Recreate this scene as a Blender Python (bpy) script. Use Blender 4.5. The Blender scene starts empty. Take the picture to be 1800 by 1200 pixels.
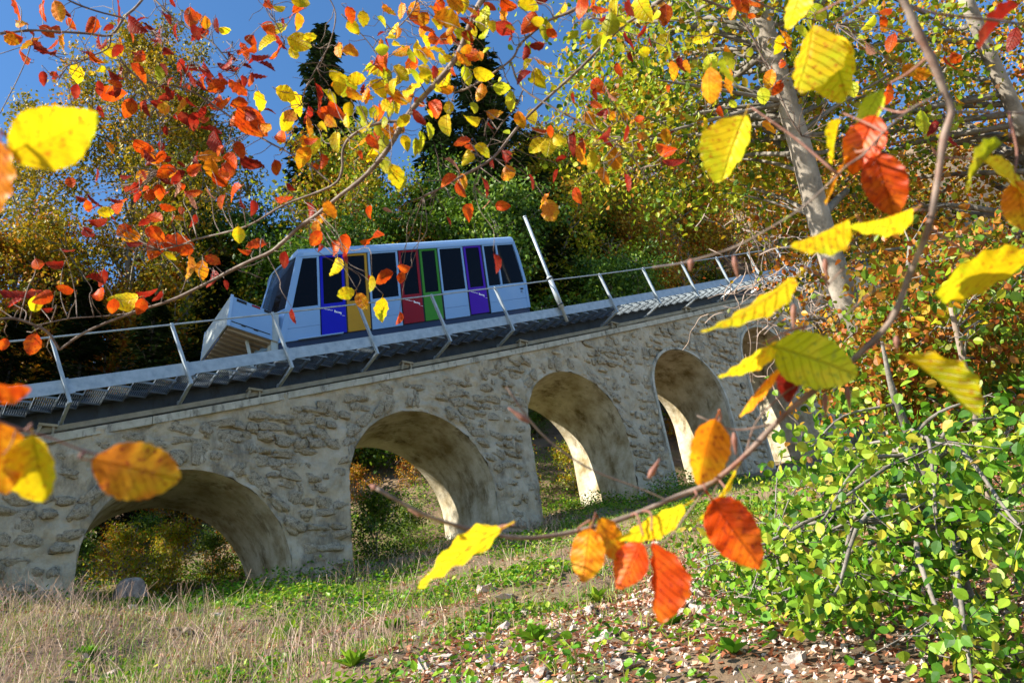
import bpy, math, random
import numpy as np
from mathutils import Vector, Matrix

# ------------------------------------------------------------------ camera, sky, sun
SC = bpy.context.scene
COL = SC.collection
F = 1450.0
RT = np.array([0.81027, -0.57063, -0.13358]); UP = np.array([-0.16780, -0.44427, 0.88004]); FW = np.array([0.56152, 0.69066, 0.45573])
cam = bpy.data.cameras.new('camera'); cam.sensor_width = 36; cam.lens = F/1800*36; cam.clip_start = .05; cam.clip_end = 800
cam.dof.use_dof = True; cam.dof.focus_distance = 5.5; cam.dof.aperture_fstop = 7.5
camo = bpy.data.objects.new('camera', cam); COL.objects.link(camo)
camo.matrix_world = Matrix(((RT[0], UP[0], -FW[0], 0), (RT[1], UP[1], -FW[1], 0), (RT[2], UP[2], -FW[2], 0), (0, 0, 0, 1)))
SC.camera = camo
SUN_EL, SUN_AZ = 32.0, 15.5                     # elevation; degrees behind the wall plane, from the left
S = np.array([-math.cos(math.radians(SUN_EL))*math.cos(math.radians(SUN_AZ)), math.cos(math.radians(SUN_EL))*math.sin(math.radians(SUN_AZ)), math.sin(math.radians(SUN_EL))])
world = bpy.data.worlds.new('World'); SC.world = world; world.use_nodes = True
wn = world.node_tree; bg = wn.nodes['Background']
sky = wn.nodes.new('ShaderNodeTexSky'); sky.sky_type = 'NISHITA'; sky.sun_disc = False
sky.sun_elevation = math.radians(SUN_EL); sky.sun_rotation = math.atan2(S[0], S[1])
sky.altitude = 600; sky.air_density = 1.0; sky.dust_density = 0.3; sky.ozone_density = 2.2
hsv = wn.nodes.new('ShaderNodeHueSaturation'); hsv.inputs['Saturation'].default_value = 1.2
wn.links.new(sky.outputs[0], hsv.inputs['Color']); wn.links.new(hsv.outputs[0], bg.inputs[0]); bg.inputs[1].default_value = 0.105
sl = bpy.data.lights.new('sun', 'SUN'); sl.energy = 5.0; sl.angle = math.radians(.53); sl.color = (1, .93, .8)
so = bpy.data.objects.new('sun', sl); COL.objects.link(so); so.rotation_euler = Vector(S).to_track_quat('Z', 'Y').to_euler()
SC.view_settings.view_transform = 'Standard'; SC.view_settings.look = 'None'; SC.view_settings.gamma = 1
SC.view_settings.exposure = 1.38
SC.render.engine = 'CYCLES'; SC.cycles.max_bounces = 6; SC.cycles.transmission_bounces = 4; SC.cycles.use_denoising = True
def at(px, py, d):
    px = np.asarray(px, float)[..., None]; py = np.asarray(py, float)[..., None]; d = np.asarray(d, float)[..., None]
    return d*((px-900)/F*RT + (600-py)/F*UP + FW)

# ------------------------------------------------------------------ helpers
RNG = np.random.default_rng(7)
WO = {}
def props(o, label=None, cat=None, group=None, kind=None):
    if label: o['label'] = label
    if cat: o['category'] = cat
    if group: o['group'] = group
    if kind: o['kind'] = kind
    return o
def thing(name, label, cat, loc=(0, 0, 0), group=None):
    o = bpy.data.objects.new(name, None); COL.objects.link(o); o.empty_display_size = .1
    o.location = loc; WO[o.name] = np.array(loc, float); return props(o, label, cat, group)
def obj(name, me, parent=None, loc=(0, 0, 0)):
    o = bpy.data.objects.new(name, me); COL.objects.link(o); L = np.array(loc, float); WO[o.name] = L
    if parent is not None:
        o.parent = parent; o.location = tuple(L-WO[parent.name])
    else: o.location = loc
    return o
def mesh_np(name, V, faces, mat, rnd=None, smooth=False):
    me = bpy.data.meshes.new(name); V = np.asarray(V, np.float32).reshape(-1, 3)
    fl = [np.asarray(f, np.int32) for f in faces if len(f)]
    me.vertices.add(len(V)); me.vertices.foreach_set('co', V.ravel())
    nl = sum(f.size for f in fl); nf = sum(len(f) for f in fl)
    me.loops.add(nl); me.loops.foreach_set('vertex_index', np.concatenate([f.ravel() for f in fl]))
    starts = []; c = 0
    for f in fl:
        starts.append(c+np.arange(len(f))*f.shape[1]); c += f.size
    me.polygons.add(nf); me.polygons.foreach_set('loop_start', np.concatenate(starts).astype(np.int32))
    me.polygons.foreach_set('use_smooth', np.full(nf, bool(smooth)))
    if rnd is not None:
        a = me.attributes.new('rnd', 'FLOAT', 'POINT'); a.data.foreach_set('value', np.asarray(rnd, np.float32))
    me.update(calc_edges=True); me.validate()
    if mat: me.materials.append(mat)
    return me
class MB:
    def __init__(s): s.v = []; s.f = {3: [], 4: []}; s.n = 0
    def add(s, V, F):
        V = np.asarray(V, float).reshape(-1, 3)
        for f in (F if isinstance(F, list) and len(F) and isinstance(F[0], np.ndarray) else [np.asarray(F)]):
            s.f[f.shape[1]].append(f+s.n)
        s.v.append(V); s.n += len(V); return s
    def hull8(s, P):
        return s.add(P, np.array([[3, 2, 1, 0], [4, 5, 6, 7], [0, 1, 5, 4], [1, 2, 6, 5], [2, 3, 7, 6], [3, 0, 4, 7]]))
    def box(s, x0, x1, y0, y1, z0, z1):
        return s.hull8([(x0, y0, z0), (x1, y0, z0), (x1, y1, z0), (x0, y1, z0), (x0, y0, z1), (x1, y0, z1), (x1, y1, z1), (x0, y1, z1)])
    def bar(s, a, b, w, h, upv=(0, 0, 1)):
        a = np.array(a, float); b = np.array(b, float); d = b-a; d /= np.linalg.norm(d)
        x = np.cross(d, upv); x /= np.linalg.norm(x); u = np.cross(x, d); x = x*w/2; u = u*h/2
        return s.hull8([a-x-u, a+x-u, a+x+u, a-x+u, b-x-u, b+x-u, b+x+u, b-x+u])
    def tube(s, P, R, n=6):
        P = np.asarray(P, float); m = len(P); R = np.broadcast_to(np.asarray(R, float), (m,))
        T = np.gradient(P, axis=0); T /= np.linalg.norm(T, axis=1)[:, None]+1e-9
        ref = np.array([0, 0, 1.]) if abs(T[:, 2].mean()) < .8 else np.array([1., 0, 0])
        A = np.cross(T, ref); A /= np.linalg.norm(A, axis=1)[:, None]+1e-9; B = np.cross(T, A)
        a = np.arange(n)*2*math.pi/n
        V = P[:, None]+R[:, None, None]*(np.cos(a)[None, :, None]*A[:, None]+np.sin(a)[None, :, None]*B[:, None])
        i = np.arange(m-1)[:, None]*n; j = np.arange(n)[None]; k = (j+1) % n
        Q = np.stack([i+j, i+k, i+n+k, i+n+j], -1).reshape(-1, 4)
        V = np.vstack([V.reshape(-1, 3), P[:1], P[-1:]])
        c0 = np.stack([np.full(n, m*n), (np.arange(n)+1) % n, np.arange(n)], -1)
        c1 = np.stack([np.full(n, m*n+1), (m-1)*n+np.arange(n), (m-1)*n+(np.arange(n)+1) % n], -1)
        return s.add(V, [Q, np.vstack([c0, c1])])
    def mesh(s, name, mat, smooth=False, rnd=None):
        return mesh_np(name, np.vstack(s.v), [np.vstack(x) for x in s.f.values() if x], mat, rnd, smooth)
def smoothpath(P, n=None):
    P = np.asarray(P, float); m = len(P)
    if m < 3: return P
    out = []; k = 4
    E = np.vstack([2*P[0]-P[1], P, 2*P[-1]-P[-2]])
    for i in range(1, m):
        p0, p1, p2, p3 = E[i-1], E[i], E[i+1], E[i+2]
        for t in np.arange(k)/k:
            out.append(.5*((2*p1)+(-p0+p2)*t+(2*p0-5*p1+4*p2-p3)*t*t+(-p0+3*p1-3*p2+p3)*t**3))
    out.append(P[-1]); return np.array(out)
def _h(i, j, k):
    n = (i*374761393+j*668265263+k*2147483647+i*j*1274126177) & 0xffffffff
    n = ((n ^ (n >> 13))*1274126177) & 0xffffffff
    return ((n ^ (n >> 16)) & 0xffff)/65535.0
def vnoise(P):
    P = np.asarray(P, float); I = np.floor(P).astype(np.int64); f = P-I; f = f*f*(3-2*f); r = 0
    for a in (0, 1):
        for b in (0, 1):
            for c in (0, 1):
                w = (f[..., 0] if a else 1-f[..., 0])*(f[..., 1] if b else 1-f[..., 1])*(f[..., 2] if c else 1-f[..., 2])
                r = r+w*_h(I[..., 0]+a, I[..., 1]+b, I[..., 2]+c)
    return r*2-1
def fbm(P, o=3):
    P = np.asarray(P, float); return sum(vnoise(P*2**i+17*i)*.5**i for i in range(o))
def unit(a): return a/(np.linalg.norm(a, axis=-1, keepdims=True)+1e-9)
def sstep(a, b, x):
    t = np.clip((x-a)/(b-a), 0, 1); return t*t*(3-2*t)

# ------------------------------------------------------------------ materials
def nt(name):
    m = bpy.data.materials.new(name); m.use_nodes = True; t = m.node_tree; t.nodes.clear()
    return m, t, (lambda k: t.nodes.new('ShaderNode'+k)), t.links.new
def c4(c): return (c[0], c[1], c[2], 1)
def ramp(N, cols, pos=None, interp='LINEAR'):
    r = N('ValToRGB'); e = r.color_ramp.elements; r.color_ramp.interpolation = interp
    pos = pos or [i/(len(cols)-1) for i in range(len(cols))]
    e[0].position = pos[0]; e[0].color = c4(cols[0]); e[1].position = pos[-1]; e[1].color = c4(cols[-1])
    for c, p in zip(cols[1:-1], pos[1:-1]): e.new(p).color = c4(c)
    return r
def pm(name, cols, scale=4, rough=.8, bump=0, bscale=20, metal=0, spec=.3, stain=None, sscale=1.5, detail=6, stretch=None):
    m, t, N, L = nt(name); o = N('OutputMaterial'); b = N('BsdfPrincipled'); L(b.outputs[0], o.inputs[0])
    tc = N('TexCoord'); src = tc.outputs['Object']
    if stretch:
        mp = N('Mapping'); mp.inputs['Scale'].default_value = stretch; L(src, mp.inputs[0]); src = mp.outputs[0]
    n = N('TexNoise'); n.inputs['Scale'].default_value = scale; n.inputs['Detail'].default_value = detail; n.inputs['Roughness'].default_value = .65; L(src, n.inputs[0])
    r = ramp(N, cols, [.3+.4*i/(len(cols)-1) for i in range(len(cols))]); L(n.outputs[0], r.inputs[0]); c = r.outputs[0]
    if stain:
        n2 = N('TexNoise'); n2.inputs['Scale'].default_value = sscale; n2.inputs['Detail'].default_value = 7; n2.inputs['Roughness'].default_value = .7; mp2 = N('Mapping'); mp2.inputs['Scale'].default_value = (1, 1, .4); L(tc.outputs['Object'], mp2.inputs[0]); L(mp2.outputs[0], n2.inputs[0])
        r2 = ramp(N, [(0, 0, 0), (1, 1, 1)], [.52, .68]); L(n2.outputs[0], r2.inputs[0])
        mx = N('MixRGB'); mx.inputs[2].default_value = c4(stain); L(r2.outputs[0], mx.inputs[0]); L(c, mx.inputs[1]); c = mx.outputs[0]
    L(c, b.inputs['Base Color']); b.inputs['Roughness'].default_value = rough; b.inputs['Metallic'].default_value = metal; b.inputs['Specular IOR Level'].default_value = spec
    if bump:
        n3 = N('TexNoise'); n3.inputs['Scale'].default_value = bscale; n3.inputs['Detail'].default_value = 8; n3.inputs['Roughness'].default_value = .7; L(src, n3.inputs[0])
        bp = N('Bump'); bp.inputs['Strength'].default_value = 1; bp.inputs['Distance'].default_value = bump; L(n3.outputs[0], bp.inputs['Height']); L(bp.outputs[0], b.inputs['Normal'])
    return m
def leafmat(name, cols, trans=.45, gloss=.02):
    m, t, N, L = nt(name); o = N('OutputMaterial'); a = N('Attribute'); a.attribute_name = 'rnd'
    r = ramp(N, cols); L(a.outputs['Fac'], r.inputs[0])
    d = N('BsdfDiffuse'); tr = N('BsdfTranslucent'); mx = N('MixShader'); mx.inputs[0].default_value = trans
    L(r.outputs[0], d.inputs[0]); L(r.outputs[0], tr.inputs[0]); L(d.outputs[0], mx.inputs[1]); L(tr.outputs[0], mx.inputs[2])
    g = N('BsdfGlossy'); g.inputs['Roughness'].default_value = .45; g.inputs[0].default_value = (1, 1, 1, 1); m2 = N('MixShader'); m2.inputs[0].default_value = gloss
    L(mx.outputs[0], m2.inputs[1]); L(g.outputs[0], m2.inputs[2]); L(m2.outputs[0], o.inputs[0]); return m
def bigleaf(name, c, c2, spot):
    m, t, N, L = nt(name); o = N('OutputMaterial'); tc = N('TexCoord'); oi = N('ObjectInfo')
    ad = N('VectorMath'); ad.operation = 'ADD'; cb = N('CombineXYZ'); ml = N('Math'); ml.operation = 'MULTIPLY'; ml.inputs[1].default_value = 37
    L(oi.outputs['Random'], ml.inputs[0]); L(ml.outputs[0], cb.inputs[2]); L(tc.outputs['Object'], ad.inputs[0]); L(cb.outputs[0], ad.inputs[1])
    n = N('TexNoise'); n.inputs['Scale'].default_value = 2.6; n.inputs['Detail'].default_value = 3; L(ad.outputs[0], n.inputs[0])
    r = ramp(N, [c, c, c2], [.3, .45, .68]); nm = N('Math'); nm.operation = 'MULTIPLY_ADD'; nm.inputs[1].default_value = .22; spx = N('SeparateXYZ'); L(tc.outputs['Object'], spx.inputs[0]); L(spx.outputs[1], nm.inputs[0]); nb = N('Math'); nb.operation = 'SUBTRACT'; nb.inputs[1].default_value = .11; L(n.outputs[0], nb.inputs[0]); L(nb.outputs[0], nm.inputs[2]); L(nm.outputs[0], r.inputs[0])
    n2 = N('TexNoise'); n2.inputs['Scale'].default_value = 14; n2.inputs['Detail'].default_value = 3; L(ad.outputs[0], n2.inputs[0])
    r2 = ramp(N, [(0, 0, 0), (1, 1, 1)], [.57, .68]); L(n2.outputs[0], r2.inputs[0])
    mx = N('MixRGB'); mx.inputs[2].default_value = c4(spot); L(r2.outputs[0], mx.inputs[0]); L(r.outputs[0], mx.inputs[1])
    # side veins: stripes of y - .8|x|, and the midrib
    sp = N('SeparateXYZ'); L(tc.outputs['Object'], sp.inputs[0])
    ab = N('Math'); ab.operation = 'ABSOLUTE'; L(sp.outputs[0], ab.inputs[0])
    w = N('Math'); w.operation = 'MULTIPLY_ADD'; w.inputs[1].default_value = -.75; L(ab.outputs[0], w.inputs[0]); L(sp.outputs[1], w.inputs[2])
    wd = N('Math'); wd.operation = 'MULTIPLY_ADD'; wd.inputs[1].default_value = .10; L(n.outputs[0], wd.inputs[0]); L(w.outputs[0], wd.inputs[2]); s2 = N('Math'); s2.operation = 'MULTIPLY'; s2.inputs[1].default_value = 8.3; L(wd.outputs[0], s2.inputs[0])
    fr = N('Math'); fr.operation = 'PINGPONG'; fr.inputs[1].default_value = .5; L(s2.outputs[0], fr.inputs[0])
    vn = N('MapRange'); vn.inputs[1].default_value = 0; vn.inputs[2].default_value = .10; vn.inputs[3].default_value = 1; vn.inputs[4].default_value = 0; L(fr.outputs[0], vn.inputs[0])
    mr = N('MapRange'); mr.inputs[1].default_value = .0; mr.inputs[2].default_value = .022; mr.inputs[3].default_value = 1; mr.inputs[4].default_value = 0; L(ab.outputs[0], mr.inputs[0])
    mxv = N('Math'); mxv.operation = 'MAXIMUM'; L(vn.outputs[0], mxv.inputs[0]); L(mr.outputs[0], mxv.inputs[1])
    vs = N('Math'); vs.operation = 'MULTIPLY'; vs.inputs[1].default_value = .26; L(mxv.outputs[0], vs.inputs[0])
    m3 = N('MixRGB'); m3.blend_type = 'MULTIPLY'; m3.inputs[2].default_value = (.6, .42, .3, 1); L(vs.outputs[0], m3.inputs[0]); L(mx.outputs[0], m3.inputs[1])
    hs = N('HueSaturation'); rr = N('MapRange'); rr.inputs[3].default_value = .7; rr.inputs[4].default_value = 1.2; L(oi.outputs['Random'], rr.inputs[0]); L(rr.outputs[0], hs.inputs['Value']); L(m3.outputs[0], hs.inputs['Color'])
    bp = N('Bump'); bp.inputs['Strength'].default_value = .6; bp.inputs['Distance'].default_value = .03; bp.invert = True; L(mxv.outputs[0], bp.inputs['Height'])
    d = N('BsdfDiffuse'); tr = N('BsdfTranslucent'); ms = N('MixShader'); ms.inputs[0].default_value = .5
    L(hs.outputs[0], d.inputs[0]); L(hs.outputs[0], tr.inputs[0]); L(bp.outputs[0], d.inputs['Normal']); L(d.outputs[0], ms.inputs[1]); L(tr.outputs[0], ms.inputs[2])
    g = N('BsdfGlossy'); g.inputs['Roughness'].default_value = .42; L(bp.outputs[0], g.inputs['Normal']); m2 = N('MixShader'); m2.inputs[0].default_value = .014
    L(ms.outputs[0], m2.inputs[1]); L(g.outputs[0], m2.inputs[2]); L(m2.outputs[0], o.inputs[0]); return m
M = {}
M['stone'] = pm('limestone', [(.21, .17, .11), (.40, .34, .245), (.58, .51, .39)], 6, .95, .03, 18, stain=(.10, .085, .06), sscale=3.2)
M['mortar'] = pm('lime_mortar', [(.31, .26, .18), (.44, .38, .28), (.54, .47, .36)], 2.2, .95, .035, 18, stain=(.15, .13, .10), sscale=1.3)
M['soffit'] = pm('arch_plaster', [(.22, .165, .075), (.44, .385, .275), (.62, .57, .46)], 1.6, .92, .015, 16, stain=(.13, .095, .04), sscale=2.0)
M['coping'] = pm('coping_concrete', [(.30, .28, .22), (.42, .40, .33), (.52, .49, .42)], 3, .9, .006, 40, stain=(.13, .12, .10), sscale=5)
M['steel'] = pm('galvanised_steel', [(.24, .29, .33), (.32, .37, .41), (.40, .45, .49)], 6, .45, .0015, 60, metal=.25, spec=.5)
M['girder'] = pm('girder_paint', [(.022, .028, .038), (.04, .05, .062)], 3, .5, .001, 40, stain=(.02, .02, .02), sscale=4)
M['grate'] = pm('grating_steel', [(.10, .13, .16), (.16, .195, .225)], 6, .55, .001, 60, metal=.2, spec=.4)
M['duct'] = pm('weathered_channel', [(.20, .18, .13), (.33, .30, .23)], 5, .8, .003, 30)
M['white'] = pm('car_skylit_white', [(.18, .32, .55), (.215, .36, .59)], .8, .3, 0, spec=.5)  # white panels; the blue cast of skylight is put into this colour
M['roof'] = pm('car_skylit_roof', [(.24, .39, .62), (.29, .44, .67)], .8, .35, 0, spec=.5)  # roof colour carries the same painted-in skylight blue
M['navy'] = pm('car_navy_skirt', [(.004, .006, .03), (.008, .012, .05)], 2, .35, 0, spec=.5)
M['black'] = pm('black_rubber', [(.008, .008, .01), (.014, .014, .018)], 5, .6)
for k, c in dict(blue=(.012, .012, .62), yellow=(.62, .33, .015), red=(.34, .006, .012), green=(.06, .30, .02), purple=(.085, .006, .50)).items():
    M[k] = pm('door_'+k, [tuple(x*.62 for x in c), tuple(x*.72 for x in c)], 1.5, .38, 0, spec=.2)
M['ink'] = pm('white_print', [(.75, .75, .8), (.8, .8, .85)], 3, .5)
M['grey'] = pm('tray_metal', [(.34, .38, .37), (.46, .50, .48)], 3, .45, .002, 30, metal=.1)
M['tan'] = pm('tray_floor', [(.25, .2, .14), (.36, .30, .22)], 3, .6, .002, 30)
def glassm():
    m, t, N, L = nt('tinted_glass'); o = N('OutputMaterial'); b = N('BsdfPrincipled'); b.inputs['Base Color'].default_value = (.004, .004, .006, 1)
    b.inputs['Roughness'].default_value = .06; b.inputs['Specular IOR Level'].default_value = .12; b.inputs['Alpha'].default_value = .92; L(b.outputs[0], o.inputs[0]); return m
M['glass'] = glassm()
M['bark'] = pm('grey_bark', [(.10, .085, .07), (.21, .185, .155), (.30, .27, .24)], 6, .9, .012, 25, stain=(.07, .07, .05), sscale=4)
M['beechbark'] = pm('beech_bark', [(.16, .135, .11), (.29, .25, .205), (.39, .345, .295)], 5, .85, .006, 30, stain=(.06, .055, .045), sscale=3.6)
M['darkbark'] = pm('dark_bark', [(.03, .024, .02), (.07, .055, .045)], 8, .9, .01, 30)
M['twig'] = pm('beech_twig', [(.07, .045, .035), (.16, .115, .09), (.30, .25, .21)], 30, .7, .001, 120)
M['redtwig'] = pm('red_twig', [(.17, .065, .045), (.30, .15, .11)], 30, .6, .001, 120)
M['drytwig'] = pm('dry_twig', [(.20, .14, .11), (.34, .27, .22)], 20, .9)
M['wood'] = pm('stump_wood', [(.18, .12, .10), (.30, .23, .19), (.42, .36, .31)], 7, .95, .02, 25, stain=(.07, .05, .05), sscale=6)
M['nearbark'] = pm('near_branch_bark', [(.07, .05, .04), (.17, .125, .10), (.28, .22, .18)], 40, .7, .001, 90, stain=(.20, .08, .05), sscale=9)
M['rock'] = pm('pale_rock', [(.40, .30, .24), (.58, .47, .40), (.70, .60, .53)], 8, .95, .01, 40)
M['rockdark'] = pm('brown_rock', [(.18, .13, .09), (.33, .26, .19)], 8, .95, .01, 40)
M['soil'] = pm('hillside_soil', [(.10, .07, .045), (.22, .15, .095), (.15, .15, .05)], 1.1, 1, .05, 12, stain=(.16, .10, .05), sscale=2.5)
LY, LO, LR, LD, LG, LB = (.85, .60, .008), (.85, .26, .008), (.66, .070, .005), (.30, .016, .007), (.50, .56, .012), (.42, .17, .10)
BL = dict(Y=bigleaf('leaf_yellow', LY, (.66, .66, .012), (.62, .22, .01)), O=bigleaf('leaf_orange', LO, (.88, .50, .012), (.48, .08, .01)),
          R=bigleaf('leaf_red', LR, (.80, .17, .008), (.33, .03, .01)), D=bigleaf('leaf_dark_red', LD, (.36, .05, .02), (.10, .02, .015)),
          G=bigleaf('leaf_yellow_green', LG, (.70, .62, .03), (.35, .40, .03)), B=bigleaf('leaf_dry_pink', LB, (.5, .25, .16), (.25, .09, .05)))
LM = dict(
    sparse=leafmat('foliage_olive', [(.03, .055, .005), (.17, .17, .009), (.48, .33, .012), (.56, .19, .012)], .3),
    green=leafmat('foliage_green', [(.015, .04, .004), (.04, .10, .007), (.11, .20, .012), (.27, .32, .018)], .3),
    conifer=leafmat('foliage_conifer', [(.008, .02, .008), (.018, .036, .011), (.045, .075, .016)], .1),
    autumn=leafmat('foliage_autumn', [(.025, .05, .005), (.13, .15, .008), (.50, .35, .014), (.54, .19, .012), (.38, .08, .01), (.24, .26, .015)], .33),
    yg=leafmat('foliage_yellow_green', [(.025, .065, .005), (.10, .19, .008), (.30, .37, .012), (.46, .40, .015), (.46, .18, .012), (.14, .06, .015)], .38),
    hazel=leafmat('foliage_hazel', [(.015, .06, .005), (.045, .14, .008), (.10, .25, .010), (.19, .34, .02), (.30, .40, .03), (.44, .42, .03), (.32, .15, .06)], .33),
    rust=leafmat('foliage_rust', [(.03, .08, .006), (.08, .17, .01), (.18, .28, .012), (.36, .15, .015), (.33, .08, .012), (.10, .20, .012), (.24, .09, .02)], .3),
    litter=leafmat('leaf_litter', [(.16, .055, .03), (.36, .13, .06), (.50, .24, .13), (.58, .38, .26), (.30, .085, .035)], .2),
    grass=leafmat('grass_blades', [(.06, .15, .012), (.13, .26, .02), (.30, .32, .06), (.40, .31, .14)], .3),
    dry=leafmat('dry_stalks', [(.24, .15, .11), (.40, .27, .20), (.54, .40, .30)], .25),
    herb=leafmat('ground_herbs', [(.035, .12, .008), (.08, .23, .012), (.18, .35, .016), (.36, .40, .03)], .35))
# ------------------------------------------------------------------ terrain
YV, YB = 16.8, 19.4                                     # front and back of the viaduct
def H0(x, y):
    x = np.asarray(x, float); y = np.asarray(y, float)
    z = -1.6+.235*x+.232*y
    D = np.maximum(y-20, 0); s = .12+.58*sstep(2, 22, x)
    z = z+s*18*(1-np.exp(-D/18))+.35*np.maximum(x-26, 0)*sstep(17, 30, y)
    z = z+1.05*sstep(7.0, -.5, x)*sstep(9, 15.5, y)*sstep(60, 25, y)
    return z
def H(x, y):
    x = np.asarray(x, float); y = np.asarray(y, float); P = np.stack([x, y, 0*x], -1)
    r = np.hypot(x, y)
    return H0(x, y)+sstep(2, 6, r)*(.16*fbm(P*.55, 3)+.045*fbm(P*2.3+9, 2))+sstep(22, 40, y)*1.2*fbm(P*.11+5, 2)
def ground_at(px, py):
    r = at(px, py, 1.0)
    for t in np.arange(2, 90, .08):
        p = r*t
        if p[2] < H(p[0], p[1]): return np.array([p[0], p[1], float(H(p[0], p[1]))])
    return r*40
gx = np.concatenate([np.arange(-60, -4, 2.5), np.arange(-4, 26, .16), np.arange(26, 130, 2.5)])
gy = np.concatenate([np.arange(-30, 1, 2.5), np.arange(1, 24, .16), np.arange(24, 150, 2.5)])
GX, GY = np.meshgrid(gx, gy); nx, ny = len(gx), len(gy)
V = np.stack([GX, GY, H(GX, GY)], -1).reshape(-1, 3)
i = np.arange(ny-1)[:, None]*nx+np.arange(nx-1)[None]
Q = np.stack([i, i+1, i+nx+1, i+nx], -1).reshape(-1, 4)
props(obj('ground', mesh_np('ground', V, [Q], M['soil'], smooth=True)), kind='structure')

# ------------------------------------------------------------------ viaduct
def cop(x): x = np.asarray(x, float); return 6.79+(x-1.96)*(.331+.00098*(x-1.96))
ARCH = [(-.75, 2.05, 2.35), (4.75, 2.05, 4.30), (10.28, 2.06, 6.33), (15.70, 1.90, 8.50), (21.12, 1.80, 10.36), (26.38, 1.80, 12.32), (31.8, 1.8, 14.3)]
XL, XR = -4.5, 38.0
via = thing('stone_viaduct', 'tall rough limestone viaduct with round arches climbing the slope under the railway', 'viaduct', (10, 18, float(H(10, 18))))
def facedisp(x, z):
    P = np.stack([x, np.zeros_like(x), z], -1)
    return .045*fbm(P*1.6, 3)+.055*np.maximum(fbm(P*4.2+3, 4), -.06)+.016*fbm(P*12+7, 2)
def face_mesh(y, sgn, rows=76):
    mb = MB(); edges = []; x0 = XL
    def patch(xs, lo, hi):
        t = np.linspace(0, 1, rows)[:, None]; X = np.broadcast_to(xs, (rows, len(xs))); Z = lo+(hi-lo)*t
        D = facedisp(X, Z) if sgn < 0 else 0*X
        n = len(xs); ii = np.arange(rows-1)[:, None]*n+np.arange(n-1)[None]
        mb.add(np.stack([X, y+sgn*D, Z], -1).reshape(-1, 3), np.stack([ii, ii+1, ii+n+1, ii+n], -1).reshape(-1, 4))
    for cx, R, zs in ARCH+[(XR+5, 5, 0)]:
        xs = np.linspace(x0, cx-R, max(4, int((cx-R-x0)/.045)))
        patch(xs, H0(xs, np.full_like(xs, y))-1.2, cop(xs)-.02)
        if cx > XR: break
        xs = cx-R*np.cos(np.linspace(0, math.pi, 96))
        patch(xs, zs+np.sqrt(np.maximum(R*R-(xs-cx)**2, 0)), cop(xs)-.02); x0 = cx+R
    return mb.mesh('wall_face', M['mortar'], True)
obj('wall_face', face_mesh(YV, -1), via); obj('wall_face', face_mesh(YB, 1, 8), via)
for k, (cx, R, zs) in enumerate(ARCH):                  # the barrels and jambs
    a = np.linspace(0, math.pi, 40); zb = float(H0(cx, 18))-2.5
    L = [(cx-R, z) for z in np.linspace(zb, zs, 14)[:-1]]+[(cx-R*math.cos(t), zs+R*math.sin(t)) for t in a]+[(cx+R, z) for z in np.linspace(zs, zb, 14)[1:]]
    L = np.array(L); ys = np.linspace(YV-.02, YB, 16)
    c = np.array([cx, zs]); P = np.stack([np.broadcast_to(L[None, :, 0], (16, len(L))), np.broadcast_to(ys[:, None], (16, len(L))), np.broadcast_to(L[None, :, 1], (16, len(L)))], -1)
    d = .02*fbm(P*1.8, 3); P = P.copy(); P[..., 0] += d*np.sign(cx-P[..., 0]); n = len(L)
    ii = np.arange(15)[:, None]*n+np.arange(n-1)[None]
    me = mesh_np('arch_soffit', P.reshape(-1, 3), [np.stack([ii, ii+n, ii+n+1, ii+1], -1).reshape(-1, 4)], M['soffit'], smooth=True)
    obj('arch_soffit', me, via)
    if k >= 4:                                          # concrete ring round the upper arches
        mb = MB(); o = []
        LL = L[(L[:, 1] > zb+.3)]
        for (x, z) in LL:
            dx, dz = (x-cx, z-zs) if z > zs else (x-cx, 0); l = math.hypot(dx, dz)
            o.append([(x-dx/l*.02, YV-.07, z-dz/l*.02), (x+dx/l*.07, YV-.07, z+dz/l*.07), (x+dx/l*.07, YV+.05, z+dz/l*.07), (x-dx/l*.02, YV+.05, z-dz/l*.02)])
        o = np.array(o); m = len(o); ii = np.arange(m-1)[:, None]*4+np.arange(4)[None]; jj = np.arange(m-1)[:, None]*4+(np.arange(4)[None]+1) % 4
        obj('arch_ring', mb.add(o.reshape(-1, 3), np.stack([ii, jj, jj+4, ii+4], -1).reshape(-1, 4)).mesh('arch_ring', M['coping']), via)
mb = MB(); xs = np.linspace(XL, XR, 40)                 # top of the wall under the track
for a, b in zip(xs[:-1], xs[1:]): mb.hull8([(a, YV+.05, cop(a)-.5), (b, YV+.05, cop(b)-.5), (b, YB-.02, cop(b)-.5), (a, YB-.02, cop(a)-.5), (a, YV+.05, cop(a)-.06), (b, YV+.05, cop(b)-.06), (b, YB-.02, cop(b)-.06), (a, YB-.02, cop(a)-.06)])
obj('wall_top', mb.mesh('wall_top', M['coping']), via)
# stones
def icosphere(sub):
    import bmesh
    bm = bmesh.new(); bmesh.ops.create_icosphere(bm, subdivisions=sub, radius=1)
    V = np.array([v.co for v in bm.verts]); Fc = np.array([[v.index for v in f.verts] for f in bm.faces]); bm.free(); return V, Fc
ICO3 = icosphere(3); ICO2 = icosphere(2); ICO1 = icosphere(1)
def stone_mesh(seed, ico=ICO3, mat='stone', box=.55, amp=.22, name='stone', fr=2.2):
    V, Fc = ico; p = np.sign(V)*np.abs(V)**box
    d = fbm(V*fr+seed*13.7, 4); p = p*(1+amp*d[:, None])
    return mesh_np(name, p, [Fc], M[mat], smooth=True)
STONES = [stone_mesh(i, box=.72, amp=.42, fr=1.9) for i in range(14)]
def inarch(x, z, m=0.0):
    r = np.zeros(np.shape(x), bool)
    for cx, R, zs in ARCH:
        r |= (np.abs(x-cx) < R+m) & ((z < zs) | ((x-cx)**2+(z-zs)**2 < (R+m)**2))
    return r
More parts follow.
